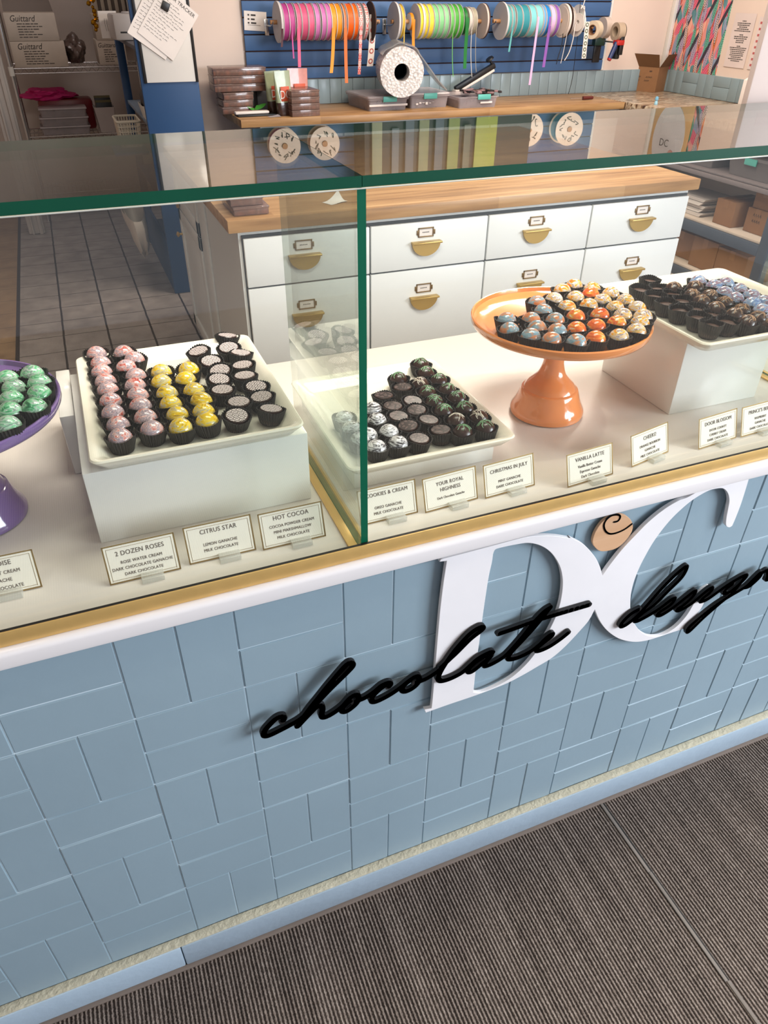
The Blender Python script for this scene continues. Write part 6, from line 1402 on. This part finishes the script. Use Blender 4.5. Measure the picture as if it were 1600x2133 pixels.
def logo_box(label, px0, px1, pyt, zb, zt=None, openf=False, y=YR + 0.02, m=boxwhite):
    x0 = at(px0, pyt + 20, 1, y).x; x1 = at(px1, pyt + 20, 1, y).x; zt = at((px0 + px1) / 2, pyt, 1, y).z if zt is None else zt
    t = thing('chocolate_carton', label, 'box', (x0, y, zb), group='white printed cartons in the store room')
    w_, h = x1 - x0, zt - zb
    b = MB(); b.bbox(0, w_, 0, 0.30, 0, h, 0.003); b.build('box_body', m, t)
    b = MB(); add_text(b, 'Guittard', min(0.052, w_ * 0.2), Matrix.Translation((w_ * 0.34, -0.0006, h * 0.80)) @ FACE_FRONT, 0.9, shear=0.3); b.build('logo', ink, t)
    b = MB(); rn = random.Random(2)
    for k in range(6):
        z = h * (0.62 - k * 0.095); x = w_ * 0.22
        while x < w_ * 0.68 - rn.uniform(0, 0.06): L_ = rn.uniform(0.01, 0.035); b.box(x, x + L_, -0.0012, 0, z - 0.0022, z + 0.0022); x += L_ + 0.005
    b.build('printed_text', ink, t)
    if openf:
        b = MB(); pts = [(0.0, 0), (w_ * 0.02, h * 0.55), (w_ * 0.10, h * 0.80), (w_ * 0.3, h * 0.86), (w_ * 0.75, h * 0.86), (w_ * 0.95, h * 0.6), (w_, 0)]
        n = len(pts); v = [(p[0], 0.295 - 0.002, h + p[1]) for p in pts] + [(p[0], 0.298, h + p[1]) for p in pts]
        b.add(v, [tuple(range(n)), tuple(reversed(range(n, 2 * n)))] + [(k, (k + 1) % n, n + (k + 1) % n, n + k) for k in range(n)]); b.build('raised_flap', mat('grey_carton_inside', (130, 118, 110), 0.85), t)
    return zt
z1 = logo_box('white printed carton, lower of the two on wire rack', 24, 137, 86, ZW)
logo_box('white stained carton with raised flap, upper one on wire rack', 10, 117, 27, z1 + 0.001, openf=True)
z1 = logo_box('white printed carton at wire rack right, lower one', 203, 262, 84, ZW, y=YR + 0.1)
logo_box('white printed carton at wire rack right, upper one', 196, 262, 30, z1 + 0.001, y=YR + 0.1)
def lump(name, label, px0, px1, pyt, pyb, y, m, cat, seed, amp=0.16, dep=0.12):
    a = at(px0, pyb, 1, y); c = at(px1, pyt, 1, y); rn = random.Random(seed); bm = bmesh.new(); bmesh.ops.create_icosphere(bm, subdivisions=4, radius=1)
    hx, hz = (c.x - a.x) / 2, (c.z - a.z) / 2; ph = [rn.uniform(0, 6) for _ in range(6)]
    for vv in bm.verts:
        p = vv.co; k = 1 + amp * (math.sin(4 * p.x + ph[0]) * math.sin(5 * p.z + ph[1]) + 0.6 * math.sin(9 * p.y + 7 * p.x + ph[2]) * math.sin(8 * p.z + ph[3]) + 0.3 * math.sin(17 * p.x + ph[4]) * math.sin(15 * p.z + 9 * p.y + ph[5]))
        vv.co = Vector((p.x * hx * k, p.y * dep * k, max(p.z * k, -1.0) * hz))
    bm.verts.index_update(); b = MB(); b.add([v_.co[:] for v_ in bm.verts], [[v_.index for v_ in f.verts] for f in bm.faces], 0, True); bm.free()
    o = b.build(name, m); o.location = ((a.x + c.x) / 2, y + dep, (a.z + c.z) / 2); return tag(o, label, cat)
lump('plastic_bag', 'dark crumpled plastic bag beside the cartons on wire rack', 141, 174, 74, 137, YR + 0.05, mat('smoky_plastic_bag', (92, 76, 70), 0.3, noise=(25, 0.3)), 'bag', 3, 0.14)
lump('pink_bag', 'bright magenta pink crumpled bag on lower wire shelf', 49, 150, 183, 216, YR + 0.20, mat('magenta_fabric', (196, 24, 110), 0.6, noise=(9, 0.12)), 'bag', 8, 0.20, 0.10)
q0 = at(120, 240, 1, YR + 0.10); q1 = at(200, 240, 1, YR + 0.10); zt = at(160, 209, 1, YR + 0.1).z
t = thing('red_case', 'dark red hard case behind the clear tubs on wire shelf', 'case', (q0.x - 0.12, YR + 0.225, ZL))
b = MB(); b.bbox(0, q1.x - q0.x + 0.12, 0, 0.17, 0, zt - ZL, 0.025); b.build('case_shell', mat('dark_red_case', (112, 18, 24), 0.35), t)
b = MB(); b.bbox(0.06, 0.2, -0.012, 0.0, 0.05, 0.065, 0.004); b.build('handle_grip', black, t)
zb = ZL
for k in range(3):
    q0 = at(80, 250, 1, YR + 0.01); q1 = at(186, 250, 1, YR + 0.01); h = 0.058
    t = thing('clear_tub', 'clear plastic lidded tub, %s of stack on lower wire shelf' % ('bottom', 'middle', 'top')[k], 'storage box', (q0.x + 0.008 * k, YR + 0.01, zb), group='clear tubs on lower wire shelf'); w_ = q1.x - q0.x - 0.01 * k
    b = MB(); b.loft([rrect(w_ / 2, 0.10, w_ / 2 * s_, 0.10 * s_, 0.012, z) for s_, z in ((0.93, 0.0), (0.98, h * 0.8))], 0, True); b.build('tub_body', clearp, t)
    b = MB(); b.loft([rrect(w_ / 2, 0.10, w_ / 2 * s_, 0.10 * s_, 0.012, z) for s_, z in ((1.0, h * 0.81), (1.02, h * 0.86), (1.0, h * 0.98))], 0, True); b.build('tub_lid', mat('milky_lid', (150, 140, 140), 0.4), t)
    if k == 0: b = MB(); b.bbox(0.02, w_ - 0.02, 0.01, 0.18, 0.003, h * 0.6, 0.004); b.build('dark_contents', greyfill, t)
    zb += h + 0.001
t = thing('grey_bin', 'pale grey slanted bin holding dark papers on wire shelf', 'bin', (at(226, 270, 1, YR + 0.02).x, YR + 0.10, ZL))
b = MB(); b.loft([rrect(0, 0, hx, hy, 0.01, z) for hx, hy, z in ((0.055, 0.07, 0.0), (0.075, 0.085, 0.17), (0.072, 0.082, 0.17), (0.052, 0.066, 0.005))], 0, True, True, True); b.build('bin_body', mat('pale_grey_bin', (170, 160, 156), 0.5), t)
for k in range(4): b = MB(); b.bbox(-0.055, 0.06, -0.06 + k * 0.03, -0.05 + k * 0.03, 0.06, 0.20 + 0.012 * k, 0.002); b.build('stored_folder', (black, mat('olive_folder', (84, 76, 44), 0.7))[k % 2], t)
# gold ornament and striped board high at the rack right
p = at(190, 26, 1, YR - 0.03)
t = thing('gold_ornament', 'shiny gold foil ornament hanging at the wire rack', 'ornament', tuple(p)); rn = random.Random(6)
for k in range(9):
    b = MB(); bm = bmesh.new(); bmesh.ops.create_icosphere(bm, subdivisions=1, radius=rn.uniform(0.012, 0.024)); bm.verts.index_update(); T2 = Matrix.Translation((rn.uniform(-0.02, 0.035), 0, 0.075 - k * 0.022)); b.add([v_.co[:] for v_ in bm.verts], [[v_.index for v_ in f.verts] for f in bm.faces], 0, False, T2); bm.free(); b.build('foil_piece', mat('shiny_gold_foil', (190, 140, 30), 0.2, metal=0.9), t)
b = MB(); y_ = YR + 0.44
x0 = at(196, 12, 1, y_).x; x1 = at(285, 12, 1, y_).x
b.box(x0, x1, y_ + 0.01, y_ + 0.016, 1.31, 1.9, 1)
x = x0
while x < x1: b.bbox(x, x + 0.026, y_, y_ + 0.01, 1.31, 1.9, 0.003, 0); x += 0.05
tag(b.build('slatted_board', [mat('pale_slats', (176, 164, 148), 0.7), mat('slat_gaps', (90, 80, 72), 0.8)]), 'pale vertical slatted board behind the wire rack', 'board')
